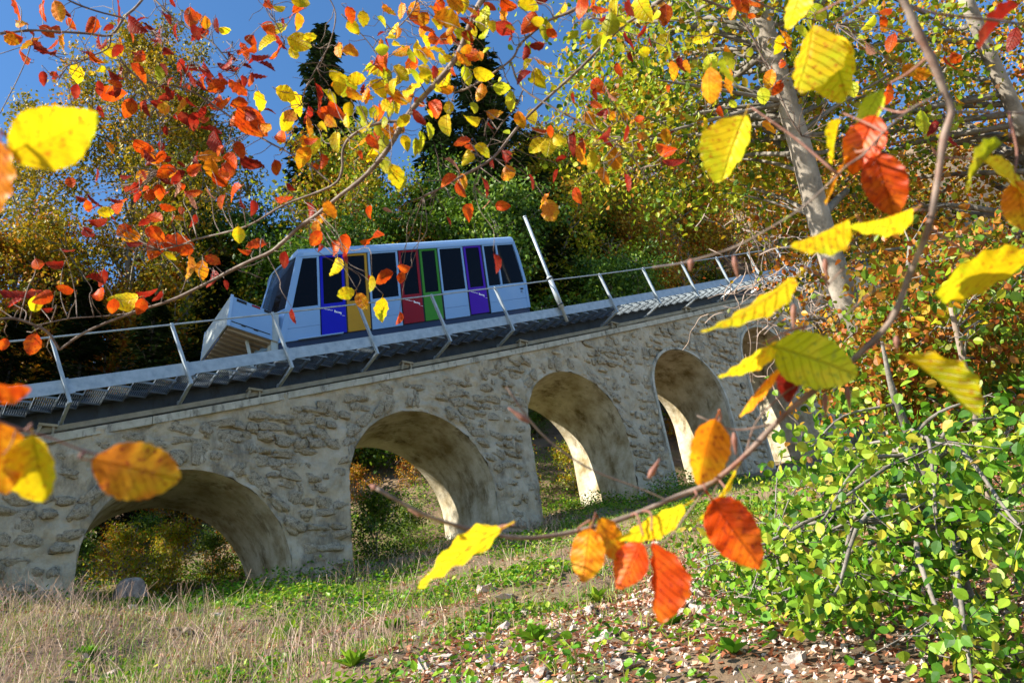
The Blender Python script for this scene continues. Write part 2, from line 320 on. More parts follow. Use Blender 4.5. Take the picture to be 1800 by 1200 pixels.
SP = []                                                # x, z, width, height, rotation
rs = np.random.default_rng(3)
for k, (cx, R, zs) in enumerate(ARCH):
    if k == 0 or k > 3: continue
    n = 17
    for j in range(n):
        a = math.pi*(j+.5)/n+rs.normal(0, .03)
        if rs.random() < .12: continue
        rr = R+.06+rs.uniform(.15, .24); SP.append((cx-rr*math.cos(a), zs+rr*math.sin(a), rs.uniform(.14, .24), rs.uniform(.08, .15), -(a)+math.pi))
vo = list(SP)
for row, z0 in enumerate(np.arange(1.8, 15, .27)):
    x = XL+rs.uniform(0, .4)
    while x < 30:
        w = rs.uniform(.09, .26)*(1 if x < 13 else .85); x += w+.035
        z = z0+rs.normal(0, .035); h = rs.uniform(.06, .125)
        ok = z < cop(x)-.35 and z > H0(x, YV)-.1 and not inarch(np.array(x-w*.7), np.array(z), .07) and not inarch(np.array(x+w*.7), np.array(z), .07)
        if ok: ok = rs.random() < .86 and all((abs(x-q[0]) > (w+q[2])*.8 or abs(z-q[1]) > .25) for q in vo)
        if ok: SP.append((x, z, w, h, rs.normal(0, .12)))
        x += w+.035
SP = [q for q in SP if q[0] > .2 and q[1] > H0(q[0], YV)-.25]
SP.sort(key=lambda q: -q[2]*q[3]/(q[0]+10)**2)
SP_part, SP_rest = SP[:296], SP[296:]
for (x, z, w, h, r) in SP_part:
    o = obj('stone', STONES[rs.integers(14)], via, (x, YV+rs.uniform(-.005, .035), z))
    o.rotation_euler = (rs.normal(0, .12), r, rs.normal(0, .16)); o.scale = (w*1.12, rs.uniform(.05, .10), h*1.12)
mb = MB(); V2, F2 = ICO2
for (x, z, w, h, r) in SP_rest:
    p = np.sign(V2)*np.abs(V2)**.6*(1+.25*fbm(V2*2+x*7, 2)[:, None])*[w, rs.uniform(.045, .085), h]
    c, s = math.cos(r), math.sin(r); mb.add(np.stack([p[:, 0]*c+p[:, 2]*s, p[:, 1], -p[:, 0]*s+p[:, 2]*c], -1)+[x, YV-.005, z], F2)
props(obj('stonework', mb.mesh('stonework', M['stone'], True), via), kind='stuff')
x = XL
while x < XR-1:                                        # coping slabs
    x1 = x+2.72+rs.normal(0, .12); mb = MB(); a, b = x+.008, x1-.008; j = rs.normal(0, .006)
    mb.hull8([(a, YV-.09+j, cop(a)-.17), (b, YV-.09+j, cop(b)-.17), (b, YV+.4, cop(b)-.17), (a, YV+.4, cop(a)-.17), (a, YV-.09+j, cop(a)), (b, YV-.09+j, cop(b)), (b, YV+.4, cop(b)), (a, YV+.4, cop(a))])
    obj('coping_slab', mb.mesh('coping_slab', M['coping']), via); x = x1
# ------------------------------------------------------------------ track and walkway
trk = thing('railway_track', 'dark steel funicular track girders and rails lying along the viaduct top', 'track', (10, 18, float(cop(10))))
def along(mb, y0, y1, h0, h1, x0=XL, x1=XR, n=30):
    xs = np.linspace(x0, x1, n)
    for a, b in zip(xs[:-1], xs[1:]):
        mb.hull8([(a, y0, cop(a)+h0), (b, y0, cop(b)+h0), (b, y1, cop(b)+h0), (a, y1, cop(a)+h0), (a, y0, cop(a)+h1), (b, y0, cop(b)+h1), (b, y1, cop(b)+h1), (a, y1, cop(a)+h1)])
    return mb
for y in (17.1, 19.0):
    obj('girder', along(along(along(MB(), y-.015, y+.015, .20, .60), y-.12, y+.12, .60, .63), y-.12, y+.12, .17, .20).mesh('girder', M['girder']), trk)
    obj('rail', along(along(MB(), y-.03, y+.03, .74, .79), y-.012, y+.012, .63, .74).mesh('rail', M['girder']), trk)
obj('cable_duct', along(MB(), 16.86, 16.94, .10, .215).mesh('cable_duct', M['duct']), trk)
for k in range(9):
    x = 1.95+k*4.05; mb = MB(); c = float(cop(x))
    mb.box(x-.16, x+.17, 16.78, 16.98, c+.215, c+.265); mb.bar((x-.12, 16.82, c+.21), (x-.2, 16.80, c-.0), .05, .05); mb.box(x+.08, x+.12, 16.80, 16.84, c-.02, c+.21)
    obj('anchor_bracket', mb.mesh('anchor_bracket', M['duct']), trk)
for k in range(12):
    x = 1.2+k*3.1; c = float(cop(x)); mb = MB().box(x-.1, x+.1, 17.0, 19.1, c-.05, c+.17)
    obj('cross_sleeper', mb.mesh('cross_sleeper', M['girder']), trk)
wlk = thing('service_walkway', 'galvanised stepped grating walkway with kick plate beside the funicular track', 'walkway', (10, 16.5, float(cop(10))))
n = 0; x = XL
while x < XR-3:                                        # kick plate in lengths
    x1 = x+4.4; obj('kick_plate', along(MB(), 16.20, 16.215, .63, .92, x+.006, x1-.006, 5).mesh('kick_plate', M['steel']), wlk); x = x1
obj('inner_beam', along(MB(), 16.93, 16.97, .60, .70).mesh('inner_beam', M['girder']), wlk)
def tread_mesh():
    mb = MB()
    for i in range(10): mb.box(-.20+i*.0385, -.20+i*.0385+.009, .02, .68, -.014, 0)
    mb.box(-.215, -.205, 0, .70, -.045, .004); mb.box(.16, .168, 0, .70, -.05, .002)
    mb.box(-.20, .16, 0, .012, -.04, 0); mb.box(-.20, .16, .688, .70, -.04, 0)
    for y in (.23, .46): mb.box(-.20, .16, y, y+.006, -.022, -.005)
    return mb.mesh('tread', M['grate'])
tm = tread_mesh(); x = -2.0
while x < 33:
    obj('tread', tm, wlk, (x, 16.22, float(cop(x))+.62)); x += .425
mb = MB(); x = -2.0                                      # sloping stringer fins between the treads
riser = MB()
riser.hull8([(-.21, .0, -.07), (.21, .0, -.07), (.21, .012, -.07), (-.21, .012, -.07), (-.21, .0, -.0), (.21, .0, .10), (.21, .012, .10), (-.21, .012, .0)])
rl = thing('guard_railing', 'galvanised guard railing of leaning posts and one thin top rail along the walkway', 'railing', (10, 16.2, float(cop(10))))
U2 = np.array([-.331, .944])                           # square to the track, leaning uphill-back
tops = []
for k in range(-2, 15):
    x = 2.2+2.215*k
    if k == 6: tops.append((x-.45, 16.17, float(cop(x))+.38+1.36)); continue
    z = float(cop(x))+.38; a = np.array([x, 16.165, z]); b = a+1.44*np.array([U2[0], 0, U2[1]])
    mb = MB().bar(a, b, .055, .075, (0, 1, 0)); obj('post', mb.mesh('post', M['steel']), rl)
    tops.append(b-np.array([U2[0], 0, U2[1]])*.03)
    mb = MB().bar(a+[-.015, .01, .02], (x-.02, 17.02, z-.13), .06, .07); mb.box(x-.06, x+.03, 16.93, 17.0, z-.22, z-.06)
    obj('bracket', mb.mesh('bracket', M['steel']), rl)
    mb = MB().bar(a+[.03, .02, .22], a+[-.13, .04, .52], .1, .012, (0, 1, 0)); obj('fixing_plate', mb.mesh('fixing_plate', M['steel']), rl)
    mb = MB()
    for q in (.28, .36): mb.tube([a+np.array([U2[0], 0, U2[1]])*q+[0, -.05, 0], a+np.array([U2[0], 0, U2[1]])*q+[0, -.03, 0]], .018, 6)
    obj('bolt', mb.mesh('bolt', M['steel']), rl)
obj('top_rail', MB().tube(tops, .021, 8).mesh('top_rail', M['steel'], True), rl)
mst = thing('mast', 'tall plain steel mast with a sleeved foot standing in the railing behind the car', 'mast', (15.32, 16.1, float(cop(15.3))+.3))
a = np.array([15.36, 16.12, float(cop(15.36))+.36]); u = np.array([U2[0]*.78, 0, .96]); u /= np.linalg.norm(u)
obj('mast_tube', MB().tube([a, a+u*3.72], .052, 12).mesh('mast_tube', M['steel'], True), mst)
obj('sleeve', MB().tube([a+u*.45, a+u*1.55], .085, 12).mesh('sleeve', M['steel'], True), mst)
for q in (.55, 1.45): obj('clamp', MB().tube([a+u*q, a+u*(q+.05)], .105, 12).mesh('clamp', M['girder'], True), mst)
obj('cap', MB().tube([a+u*3.72, a+u*3.76], .06, 12).mesh('cap', M['steel'], True), mst)
# ------------------------------------------------------------------ funicular car
car = thing('funicular_car', 'white funicular car coloured as in blue skylight, with blue, yellow, red, green and purple doors', 'funicular', (10.7, 17.95, float(cop(10.7))+.8))
CY0, CY1 = 16.95, 18.95
def cz(x): return float(cop(10.7))+.3455*(x-10.7)
def sb(mb, x0, x1, h0, h1, y0, y1, dx0=0, dx1=0):      # a box sheared with the track; dx = shift of the upper edge
    return mb.hull8([(x0, y0, cz(x0)+h0), (x1, y0, cz(x1)+h0), (x1, y1, cz(x1)+h0), (x0, y1, cz(x0)+h0),
                     (x0+dx0, y0, cz(x0+dx0)+h1), (x1+dx1, y0, cz(x1+dx1)+h1), (x1+dx1, y1, cz(x1+dx1)+h1), (x0+dx0, y1, cz(x0+dx0)+h1)])
def cpart(name, mat, mb, parent=None): return obj(name, mb.mesh(name, M[mat]), parent or car)
def pl(h): return 6.64+(h-1.45)*.206                    # raked front pillar line
def pr(h): return 14.72 if h < 2.4 else 14.72-.12*(h-2.4)-.10*max(0, h-3.3)**1.2
cpart('skirt', 'navy', sb(MB(), 6.62, 14.70, .98, 1.415, CY0+.03, CY1-.03))
cpart('floor', 'navy', sb(MB(), 6.66, 14.68, 1.42, 1.50, CY0+.05, CY1-.05))
cpart('running_gear', 'girder', sb(sb(MB(), 7.6, 9.2, .79, .975, CY0+.2, CY1-.2), 12.2, 13.8, .79, .975, CY0+.2, CY1-.2))
doors = [('blue', 7.74, 8.43), ('yellow', 8.47, 9.13), ('red', 10.15, 10.80), ('green', 10.85, 11.46), ('purple', 12.44, 13.10)]
sol = [(6.70, 7.70), (9.17, 10.10), (11.52, 12.38), (13.18, 14.70)]
for (a, b) in sol:                                       # lower panels with a joint line
    for h0, h1 in ((1.43, 1.78), (1.788, 2.30)):
        l = a if a > 6.8 else pl(h0)
        cpart('body_panel', 'white', sb(MB(), l, b, h0, h1, CY0, CY0+.04, (pl(h1)-pl(h0)) if a < 6.8 else 0, 0))
wins = [(7.0, 7.66, 1), (9.22, 10.05, 0), (11.56, 12.33, 0), (13.22, 13.66, 0), (13.78, 14.6, 2)]
for (a, b, k) in wins:
    a0, a1 = (pl(2.36)+.13, pl(3.84)+.10) if k == 1 else (a, a)
    b0, b1 = (pr(2.36)-.10, pr(3.82)-.12) if k == 2 else (b, b)
    fr = MB(); gl = MB()
    sb(gl, a0, b0, 2.36, 3.82, CY0+.012, CY0+.03, a1-a0, b1-b0)
    w = cpart('pane', 'glass', gl)
    cpart('window_sill', 'white', sb(MB(), a0-.05, b0+.05, 2.30, 2.36, CY0-.004, CY0+.04), w)
    cpart('window_head', 'white', sb(MB(), a1-.05, b1+.05, 3.82, 3.87, CY0-.004, CY0+.04), w)
for x in (7.70, 9.15, 10.12, 11.49, 12.41, 13.15):
    cpart('pillar', 'black', sb(MB(), x-.035, x+.035, 1.45, 3.86, CY0+.02, CY0+.08))
for x in (7.685, 9.19, 10.075, 11.52, 12.365, 13.19, 13.72):
    cpart('pillar', 'white', sb(MB(), x-.03, x+.03, 2.30, 3.88, CY0-.006, CY0+.05))
cpart('corner_pillar', 'white', sb(MB(), pl(1.45)-.03, pl(1.45)+.13, 1.43, 4.0, CY0-.01, CY0+.09, pl(4.0)-pl(1.45), pl(4.0)-pl(1.45)))
mb = MB(); hh = [1.43, 2.4, 3.0, 3.5, 3.9]
for h0, h1 in zip(hh[:-1], hh[1:]): sb(mb, pr(h0)-.10, pr(h0), h0, h1, CY0-.01, CY0+.1, pr(h1)-pr(h0), pr(h1)-pr(h0))
cpart('corner_pillar', 'white', mb)
for c, a, b in doors:
    d = cpart('door', c, sb(sb(sb(sb(MB(), a, b, 1.47, 2.38, CY0+.005, CY0+.045), a, a+.075, 2.38, 3.86, CY0+.005, CY0+.045), b-.075, b, 2.38, 3.86, CY0+.005, CY0+.045), a+.075, b-.075, 3.80, 3.86, CY0+.005, CY0+.045))
    d['label'] = c+' car door'
    cpart('pane', 'glass', sb(MB(), a+.075, b-.075, 2.38, 3.80, CY0+.02, CY0+.035), d)
    cpart('seal', 'black', sb(MB(), b-.005, b+.03, 1.47, 3.86, CY0+.004, CY0+.04), d)
    if c in ('blue', 'red', 'purple'):                  # the small unreadable slogan print, level although the door is sheared
        mb = MB(); x0 = a+.05; z0 = cz(a)+2.22; y = CY0+.002; u = np.array([1, 0, .02])
        def st(x, dz, w, h): mb.box(x0+x, x0+x+w, y, y+.002, z0+dz, z0+dz+h)
        for i in range(7): st(.03+i*.035, .03 if i % 2 else .035, .022, .022)
        st(.0, .05, .06, .012); st(.31, .0, .03, .07)
        for i in range(3): st(.35+i*.045, .0, .034, .045)
        st(.48, -.03, .022, .075); st(.52, -.05, .08, .008)
        cpart('print', 'ink', mb, d)
# roof with rounded edge
P = []; ys = [(CY0, 3.87), (CY0-.01, 3.98), (CY0+.03, 4.10), (CY0+.13, 4.19), (CY0+.4, 4.25), (17.95, 4.28), (CY1-.4, 4.25), (CY1-.13, 4.19), (CY1-.03, 4.10), (CY1, 3.87)]
for x0, hs in ((lambda h: pl(h)-.02, 1), (lambda h: pr(min(h, 4.0))-.01, 1)):
    for (y, h) in ys: P.append((x0(h), y, cz(x0(h))+h))
n = len(ys); mb = MB(); mb.add(P, np.array([[i, i+n, i+n+1, i+1] for i in range(n-1)]+[[n-1, 2*n-1, n, 0]]))
mb.add(P[:n], np.array([[0, i, i+1] for i in range(1, n-1)])); mb.add(P[n:], np.array([[0, i+1, i] for i in range(1, n-1)]))
cpart('roof', 'roof', mb)
cpart('gutter', 'white', sb(MB(), pl(3.9), 14.5, 3.865, 3.90, CY0-.022, CY0))
# rear and far sides
sb(mb := MB(), 6.7, 14.68, 1.43, 2.35, CY1-.04, CY1); sb(mb, 7.2, 14.5, 3.7, 3.87, CY1-.04, CY1)
for x in (7.2, 8.4, 9.6, 10.8, 12.0, 13.2, 14.45): sb(mb, x-.05, x+.05, 2.35, 3.7, CY1-.04, CY1)
cpart('far_side', 'white', mb)
cpart('far_pane', 'glass', sb(MB(), 7.25, 14.4, 2.36, 3.69, CY1-.03, CY1-.02))
cpart('rear_wall', 'white', sb(MB(), 14.60, 14.68, 1.43, 2.4, CY0+.1, CY1-.04))
cpart('rear_pane', 'glass', sb(MB(), 14.58, 14.62, 2.4, 3.86, CY0+.1, CY1-.05, -.2, -.2))
# bulging windscreen
hs = np.linspace(2.35, 3.92, 9); yy = np.linspace(CY0+.06, CY1-.06, 11); P = []
for h in hs:
    for y in yy:
        s = (y-17.95)/.94; x = pl(h)-.42*(1-s*s)*(1-.25*(h-2.35)/1.6); P.append((x, y, cz(x)+h+.02))
ii = np.arange(8)[:, None]*11+np.arange(10)[None]
ws = cpart('windscreen', 'glass', MB().add(P, np.stack([ii, ii+11, ii+12, ii+1], -1).reshape(-1, 4)))
P = np.array(P).reshape(9, 11, 3)
for a in (P[0], P[-1], P[:, 5]): obj('screen_frame', MB().tube(smoothpath(a), .035, 6).mesh('screen_frame', M['white'], True), ws)
hs = np.linspace(1.43, 2.35, 5); Q = []
for h in hs:
    for y in yy:
        s = (y-17.95)/.94; x = pl(h)-.42*(1-s*s); Q.append((x, y, cz(x)+h))
ii = np.arange(4)[:, None]*11+np.arange(10)[None]
cpart('nose_panel', 'white', MB().add(Q, np.stack([ii, ii+11, ii+12, ii+1], -1).reshape(-1, 4)))
# interior
for x in (9.6, 12.0): cpart('grab_pole', 'blue', MB().tube([(x, 17.3, cz(x)+1.5), (x, 17.3, cz(x)+3.8)], .022, 8))
for x in (8.0, 9.5, 11.0, 12.6, 14.0):
    cpart('seat', 'navy', sb(sb(MB(), x-.22, x+.22, 1.85, 1.95, 17.6, 18.7), x+.2, x+.26, 1.95, 2.65, 17.6, 18.7))
cpart('hatch', 'white', sb(sb(MB(), 14.42, 14.56, 1.98, 2.0, CY0-.012, CY0+.0), 14.42, 14.56, 2.16, 2.18, CY0-.012, CY0+.0)); cpart('hatch_grille', 'black', sb(sb(MB(), 14.43, 14.55, 2.10, 2.15, CY0-.008, CY0), 14.43, 14.5, 2.02, 2.05, CY0-.008, CY0))
cpart('step_sill', 'roof', sb(MB(), 7.1, 8.3, 1.425, 1.455, CY0-.06, CY0))
# goods tray at the downhill end
TY0, TY1 = 16.95, 18.95
def tz(x, f): a, b = ((10.02, 9.83), (10.83, 10.60))[f]; return a+(b-a)*(x-5.40)/(6.45-5.40)
def tbox(mb, x0, x1, y0, y1, f0, f1, d0=0, d1=0):
    g = lambda x, f: tz(x, 0)+(tz(x, 1)-tz(x, 0))*f
    return mb.hull8([(x0, y0, g(x0, f0)), (x1, y0, g(x1, f0)), (x1, y1, g(x1, f0)), (x0, y1, g(x0, f0)), (x0+d0, y0, g(x0, f1)), (x1+d1, y0, g(x1, f1)), (x1+d1, y1, g(x1, f1)), (x0+d0, y1, g(x0, f1))])
tray = cpart('goods_tray', 'white', tbox(MB(), 5.40, 6.45, TY0, TY0+.035, 0, 1, .08, 0))
cpart('tray_wall', 'white', tbox(MB(), 5.40, 6.45, TY1-.035, TY1, 0, 1, .08, 0), tray)
cpart('tray_end', 'grey', tbox(MB(), 5.36, 5.39, TY0+.02, TY1-.02, 0, 1, .08, .08), tray)
cpart('tray_corner', 'roof', tbox(MB(), 5.36, 5.42, TY0-.025, TY0+.02, -.02, 1.04, .08, .08), tray)
cpart('tray_corner', 'roof', tbox(MB(), 5.36, 5.42, TY1-.02, TY1+.025, -.02, 1.04, .08, .08), tray)
cpart('tray_floor', 'tan', tbox(MB(), 5.42, 6.6, TY0+.04, TY1-.04, .0, .04), tray)
for i in range(9): cpart('floor_rib', 'tan', tbox(MB(), 5.42, 6.6, TY0+.12+i*.21, TY0+.17+i*.21, -.07, -.005), tray)
cpart('latch', 'black', tbox(tbox(tbox(MB(), 5.46, 6.40, TY0-.012, TY0-.004, .15, .175), 5.7, 5.8, TY0-.02, TY0-.004, .12, .17), 6.0, 6.1, TY0-.02, TY0-.004, .12, .17), tray)
cpart('reflector', 'black', tbox(MB(), 5.58, 5.82, TY0-.01, TY0-.002, .90, .99), tray)
cpart('reflector', 'red', tbox(MB(), 5.95, 6.15, TY0-.01, TY0-.002, .93, .99), tray)
cpart('reflector', 'black', tbox(MB(), 6.25, 6.45, TY0-.01, TY0-.002, .90, .99), tray)
cpart('tray_strut', 'grey', MB().bar((5.95, 17.3, 9.90), (6.15, 17.3, float(cop(6.1))+.8), .06, .06), tray)
cpart('tray_strut', 'grey', MB().bar((5.95, 18.6, 9.90), (6.15, 18.6, float(cop(6.1))+.8), .06, .06), tray)
cpart('buffer', 'black', MB().tube([(6.0, 17.95, 9.55), (6.7, 17.95, 9.6)], .09, 10), tray)
mb = MB(); sb(mb, 6.45, 6.64, 1.2, 2.3, CY0+.06, CY1-.06); cpart('coupling_housing', 'grey', mb)
# ------------------------------------------------------------------ foliage builders
QV = np.array([(0, 0, 0), (.33, .45, .05), (0, 1, 0), (-.33, .45, .05)]); QF = np.array([[0, 1, 2], [0, 2, 3]])
_o = [(0, 0), (.2, .1), (.36, .3), (.38, .52), (.24, .78), (0, 1.02), (-.24, .78), (-.38, .52), (-.36, .3), (-.2, .1)]
OV = np.array([(x, y, .16*abs(x)-.12*(y-.4)**2) for x, y in _o]+[(0, .35, -.03), (0, .7, -.05)])
OF = np.array([[0, 1, 10], [1, 2, 10], [2, 3, 10], [3, 11, 10], [3, 4, 11], [4, 5, 11], [5, 6, 11], [6, 7, 11], [7, 10, 11], [7, 8, 10], [8, 9, 10], [9, 0, 10]])
def rand_dirs(rg, n): return unit(rg.normal(size=(n, 3)))
def leaf_arrays(P, Y, N, size, tv=QV, tf=QF):
    Y = unit(Y); X = unit(np.cross(Y, N)); N = np.cross(X, Y); s = np.asarray(size)[:, None, None]
    V = P[:, None]+s*(tv[None, :, 0, None]*X[:, None]+tv[None, :, 1, None]*Y[:, None]+tv[None, :, 2, None]*N[:, None])
    Fc = tf[None]+(np.arange(len(P))*len(tv))[:, None, None]
    return V.reshape(-1, 3), Fc.reshape(-1, tf.shape[1])
def cloud(name, P, mat, size, rg, up=.5, droop=.35, sunb=.35, tv=QV, tf=QF, rnd=None):
    n = len(P); N = unit(rg.normal(size=(n, 3))*.75+np.array([0, 0, up])+S*sunb); Y = unit(rg.normal(size=(n, 3))+np.array([0, 0, -droop*2]))
    sz = size*rg.uniform(.5, 1.45, n); r = rg.random(n) if rnd is None else np.clip(rnd, 0, 1)
    V, Fc = leaf_arrays(P, Y, N, sz, tv, tf)
    return mesh_np(name, V, [Fc], mat, np.repeat(r, len(tv)))
def skeleton(seed, Ht, r0, c0, spread, nl, lean=(0, 0), wob=.02, angle=(25, 60), nsub=6, top=.9):
    rg = np.random.default_rng(seed); tubes = []; anchors = []
    t = np.linspace(0, 1, 14); w = np.cumsum(rg.normal(0, wob, (14, 2)), 0)*Ht*.25; w -= w[0]
    TP = np.stack([w[:, 0]+lean[0]*t*Ht, w[:, 1]+lean[1]*t*Ht, t*Ht], -1)
    TR = r0*(1-t*.93)**.9; TR[0] *= 1.35; tubes.append((TP, TR, 9))
    for i in range(nl):
        u = c0+(.97-c0)*(i+rg.random())/nl; az = i*2.4+rg.normal(0, .5)
        p0 = np.array([np.interp(u, t, TP[:, k]) for k in range(3)]); q = (u-c0)/(1-c0)
        L = spread*(.45+.75*math.sin(math.pi*min(1, (.18+q*.82)))**.8)*rg.uniform(.65, 1.1)
        if q > top: L *= .6
        el = math.radians(angle[0]+(angle[1]-angle[0])*q+rg.normal(0, 7)); rr = np.interp(u, t, TR)*.5
        m = 7; d = np.array([math.cos(az)*math.cos(el), math.sin(az)*math.cos(el), math.sin(el)]); P = [p0]
        for k in range(m-1):
            d = unit(d+rg.normal(0, .13, 3)+np.array([0, 0, .06])); P.append(P[-1]+d*L/(m-1))
        P = np.array(P); tubes.append((P, np.linspace(rr, .012, m), 5)); anchors += [P[-1], P[-2], P[-3]]
        for j in range(nsub):
            v = rg.uniform(.3, 1); s0 = np.array([np.interp(v*(m-1), np.arange(m), P[:, k]) for k in range(3)])
            e = unit(d+rg.normal(0, .75, 3)); l = L*rg.uniform(.2, .42); Q = [s0]
            for k in range(3): e = unit(e+rg.normal(0, .2, 3)); Q.append(Q[-1]+e*l/3)
            Q = np.array(Q); tubes.append((Q, np.linspace(.03*r0/.2+.006, .005, 4), 4)); anchors += [Q[1], Q[2], Q[3], Q[3]]
    return tubes, np.array(anchors)
def wood_mesh(name, tubes, mat):
    mb = MB()
    for P, R, n in tubes: mb.tube(P, R, n)
    return mb.mesh(name, mat, True)
PROTO = {}
def proto_tree(key, seed, Ht, r0, c0, spread, nl, nleaf, lsize, clump, lm, bark='bark', **kw):
    rg = np.random.default_rng(seed+100); tubes, A = skeleton(seed, Ht, r0, c0, spread, nl, **kw)
    me_t = wood_mesh('trunk', tubes, M[bark]); me_c = None
    if nleaf:
        w = rg.random(len(A))**2; ix = rg.choice(len(A), nleaf, p=w/w.sum())
        P = A[ix]+rg.normal(0, 1, (nleaf, 3))*clump*np.array([1, 1, .7])
        tone = np.clip(rg.normal(.5, .25, len(A))[ix]*.75+rg.random(nleaf)*.28, 0, 1)
        me_c = cloud('crown', P, LM[lm], lsize, rg, rnd=tone)
    PROTO[key] = (me_t, me_c)
def proto_conifer(key, seed, Ht, r0, spread, dens=1.0):
    rg = np.random.default_rng(seed); mb = MB(); mb.tube([(0, 0, 0), (0.05, 0, Ht*.5), (0, 0, Ht)], [r0, r0*.6, .01], 8)
    P = []; Y = []; N = []
    z = Ht*.12
    while z < Ht*.985:
        q = z/Ht; L = spread*(1-q)**.8+.15; nb = 6
        for k in range(nb):
            az = rg.random()*6.28; l = L*rg.uniform(.7, 1.12); dr = -.12-.4*(1-q)*rg.random()
            d = np.array([math.cos(az), math.sin(az), 0]); s = np.linspace(0, 1, 5)
            B = np.array([0, 0, z])+d*(l*s)[:, None]+np.array([0, 0, 1])*((dr*l*s+.28*l*s*s*(.6+q))[:, None])
            mb.tube(B, np.linspace(.03, .006, 5), 3); n = int(26*dens*max(.4, l/2))
            u = rg.random(n)**.7; pp = np.stack([np.interp(u*4, np.arange(5), B[:, c]) for c in range(3)], -1)
            side = np.cross(d, [0, 0, 1]); sg = rg.choice([-1, 1], n)
            P.append(pp); Y.append(d*.8+side*sg[:, None]*rg.uniform(.4, 1.3, n)[:, None]+np.array([0, 0, -.5])*rg.uniform(.2, 1.4, n)[:, None]); N.append(np.array([0, 0, 1.])+rg.normal(0, .3, (n, 3)))
        z += max(.22, .40*(1-q)+.15)
    P, Y, N = map(np.vstack, (P, Y, N)); n = len(P)
    V, Fc = leaf_arrays(P, Y, N, rg.uniform(.25, .55, n), QV*np.array([.55, 1, 1]))
    PROTO[key] = (mb.mesh('trunk', M['darkbark'], True), mesh_np('crown', V, [Fc], LM['conifer'], np.repeat(rg.random(n), 4)))
def plant_tree(name, key, x, y, label, cat, group=None, sc=1.0, rz=0.0, sz=None, sink=.15, tilt=(0, 0)):
    z = float(H(x, y))-sink; t = thing(name, label, cat, (x, y, z), group)
    t.rotation_euler = (tilt[0], tilt[1], rz); t.scale = (sc, sc, sz or sc)
    for nm, me in zip(('trunk', 'crown'), PROTO[key]):
        if me is None: continue
        o = bpy.data.objects.new(nm, me); COL.objects.link(o); o.parent = t; WO[o.name] = np.zeros(3)
    return t
proto_tree('sparseA', 1, 21, .20, .22, 4.2, 30, 26000, .135, .30, 'sparse', angle=(35, 68), nsub=8)
proto_tree('sparseB', 2, 17, .15, .25, 3.2, 24, 16000, .135, .30, 'sparse', angle=(35, 65), nsub=7)
proto_tree('green', 3, 11, .2, .12, 3.6, 28, 30000, .17, .38, 'green', nsub=7)
proto_tree('autumnA', 4, 13, .17, .25, 3.6, 26, 28000, .145, .36, 'autumn', nsub=7)
proto_tree('autumnB', 5, 12, .15, .2, 3.0, 24, 22000, .14, .36, 'rust', nsub=7)
proto_tree('yg', 6, 12, .16, .2, 3.4, 26, 28000, .145, .36, 'yg', nsub=7)
proto_tree('bare', 7, 12, .10, .5, 1.6, 12, 500, .14, .4, 'autumn', bark='beechbark', nsub=5)
proto_tree('shrubG', 8, 2.2, .03, .05, 1.3, 20, 4200, .10, .22, 'green', nsub=5, angle=(20, 70))
proto_tree('shrubY', 9, 2.4, .03, .05, 1.3, 20, 3600, .10, .22, 'yg', nsub=5, angle=(20, 70))
proto_tree('shrubO', 10, 2.6, .03, .05, 1.4, 20, 3400, .10, .24, 'autumn', nsub=5, angle=(20, 70))
proto_conifer('coniferA', 11, 23, .26, 4.2, 1.3)
proto_conifer('coniferB', 12, 19, .22, 3.4, 1.3)
# ------------------------------------------------------------------ trees behind the viaduct
def azd(az, d): a = math.radians(az); return d*math.cos(a), d*math.sin(a)
taken = []
def T(name, key, az, d, label, cat='tree', **kw):
    f = max(1, (27 if az < 50 else 25.5)/azd(az, d)[1]) if az < 75 else 1; kw['sc'] = kw.get('sc', 1)*f
    if kw.get('sz'): kw['sz'] *= f
    x, y = azd(az, d*f); taken.append((x, y)); return plant_tree(name, key, x, y, label, cat, **kw)
T('deciduous_tree', 'sparseA', 79.5, 33.0, 'tall airy tree of olive and yellow leaves, highest at the left', sc=1.2, rz=.4)
T('deciduous_tree', 'sparseB', 87, 33, 'thin orange tinged tree at the far left edge of the photo behind the walkway', sc=1.2, rz=1.4)
T('deciduous_tree', 'sparseB', 75.0, 33, 'slender pale trunked tree between the tall olive tree and the car', sc=1.28, rz=2.6)
T('spruce_tree', 'coniferA', 75.5, 38, 'dark spruce standing behind the tall olive leaved tree at the left', 'spruce', sc=1.08, rz=1)
T('spruce_tree', 'coniferB', 84.5, 34, 'dark low spruce filling the left edge behind the thin orange tree', 'spruce', sc=.75, rz=2)
T('spruce_tree', 'coniferB', 64.4, 36, 'spruce with its pointed tip in the blue sky left of the middle', 'spruce', sc=1.25, sz=1.38, rz=3)
T('broadleaf_tree', 'green', 70.5, 34, 'bright green bushy tree above the downhill end of the funicular car', sc=1.05, rz=1)
T('spruce_tree', 'coniferA', 50.5, 31, 'tallest dark spruce rising behind the middle of the funicular car', 'spruce', sc=1.02, rz=1.5)
T('spruce_tree', 'coniferA', 54.5, 33, 'dark spruce left of the tallest one, behind the coloured doors', 'spruce', sc=.85, rz=2.5)
T('spruce_tree', 'coniferB', 46.5, 33, 'dark spruce directly right of the tallest one, behind the mast', 'spruce', sc=.85, rz=.5)
T('broadleaf_tree', 'green', 60, 31, 'mid green rounded tree peeping over the left half of the car roof', sc=.9, rz=2)
T('broadleaf_tree', 'green', 44.5, 29, 'leafy green tree behind the plain mast', sc=.72, rz=4)
T('broadleaf_tree', 'green', 41.0, 29, 'leafy dark green tree behind the railing just right of the mast', sc=.66, rz=5)
T('broadleaf_tree', 'autumnA', 57, 36, 'golden tree between the two spruces behind the car', sc=.9, rz=5)
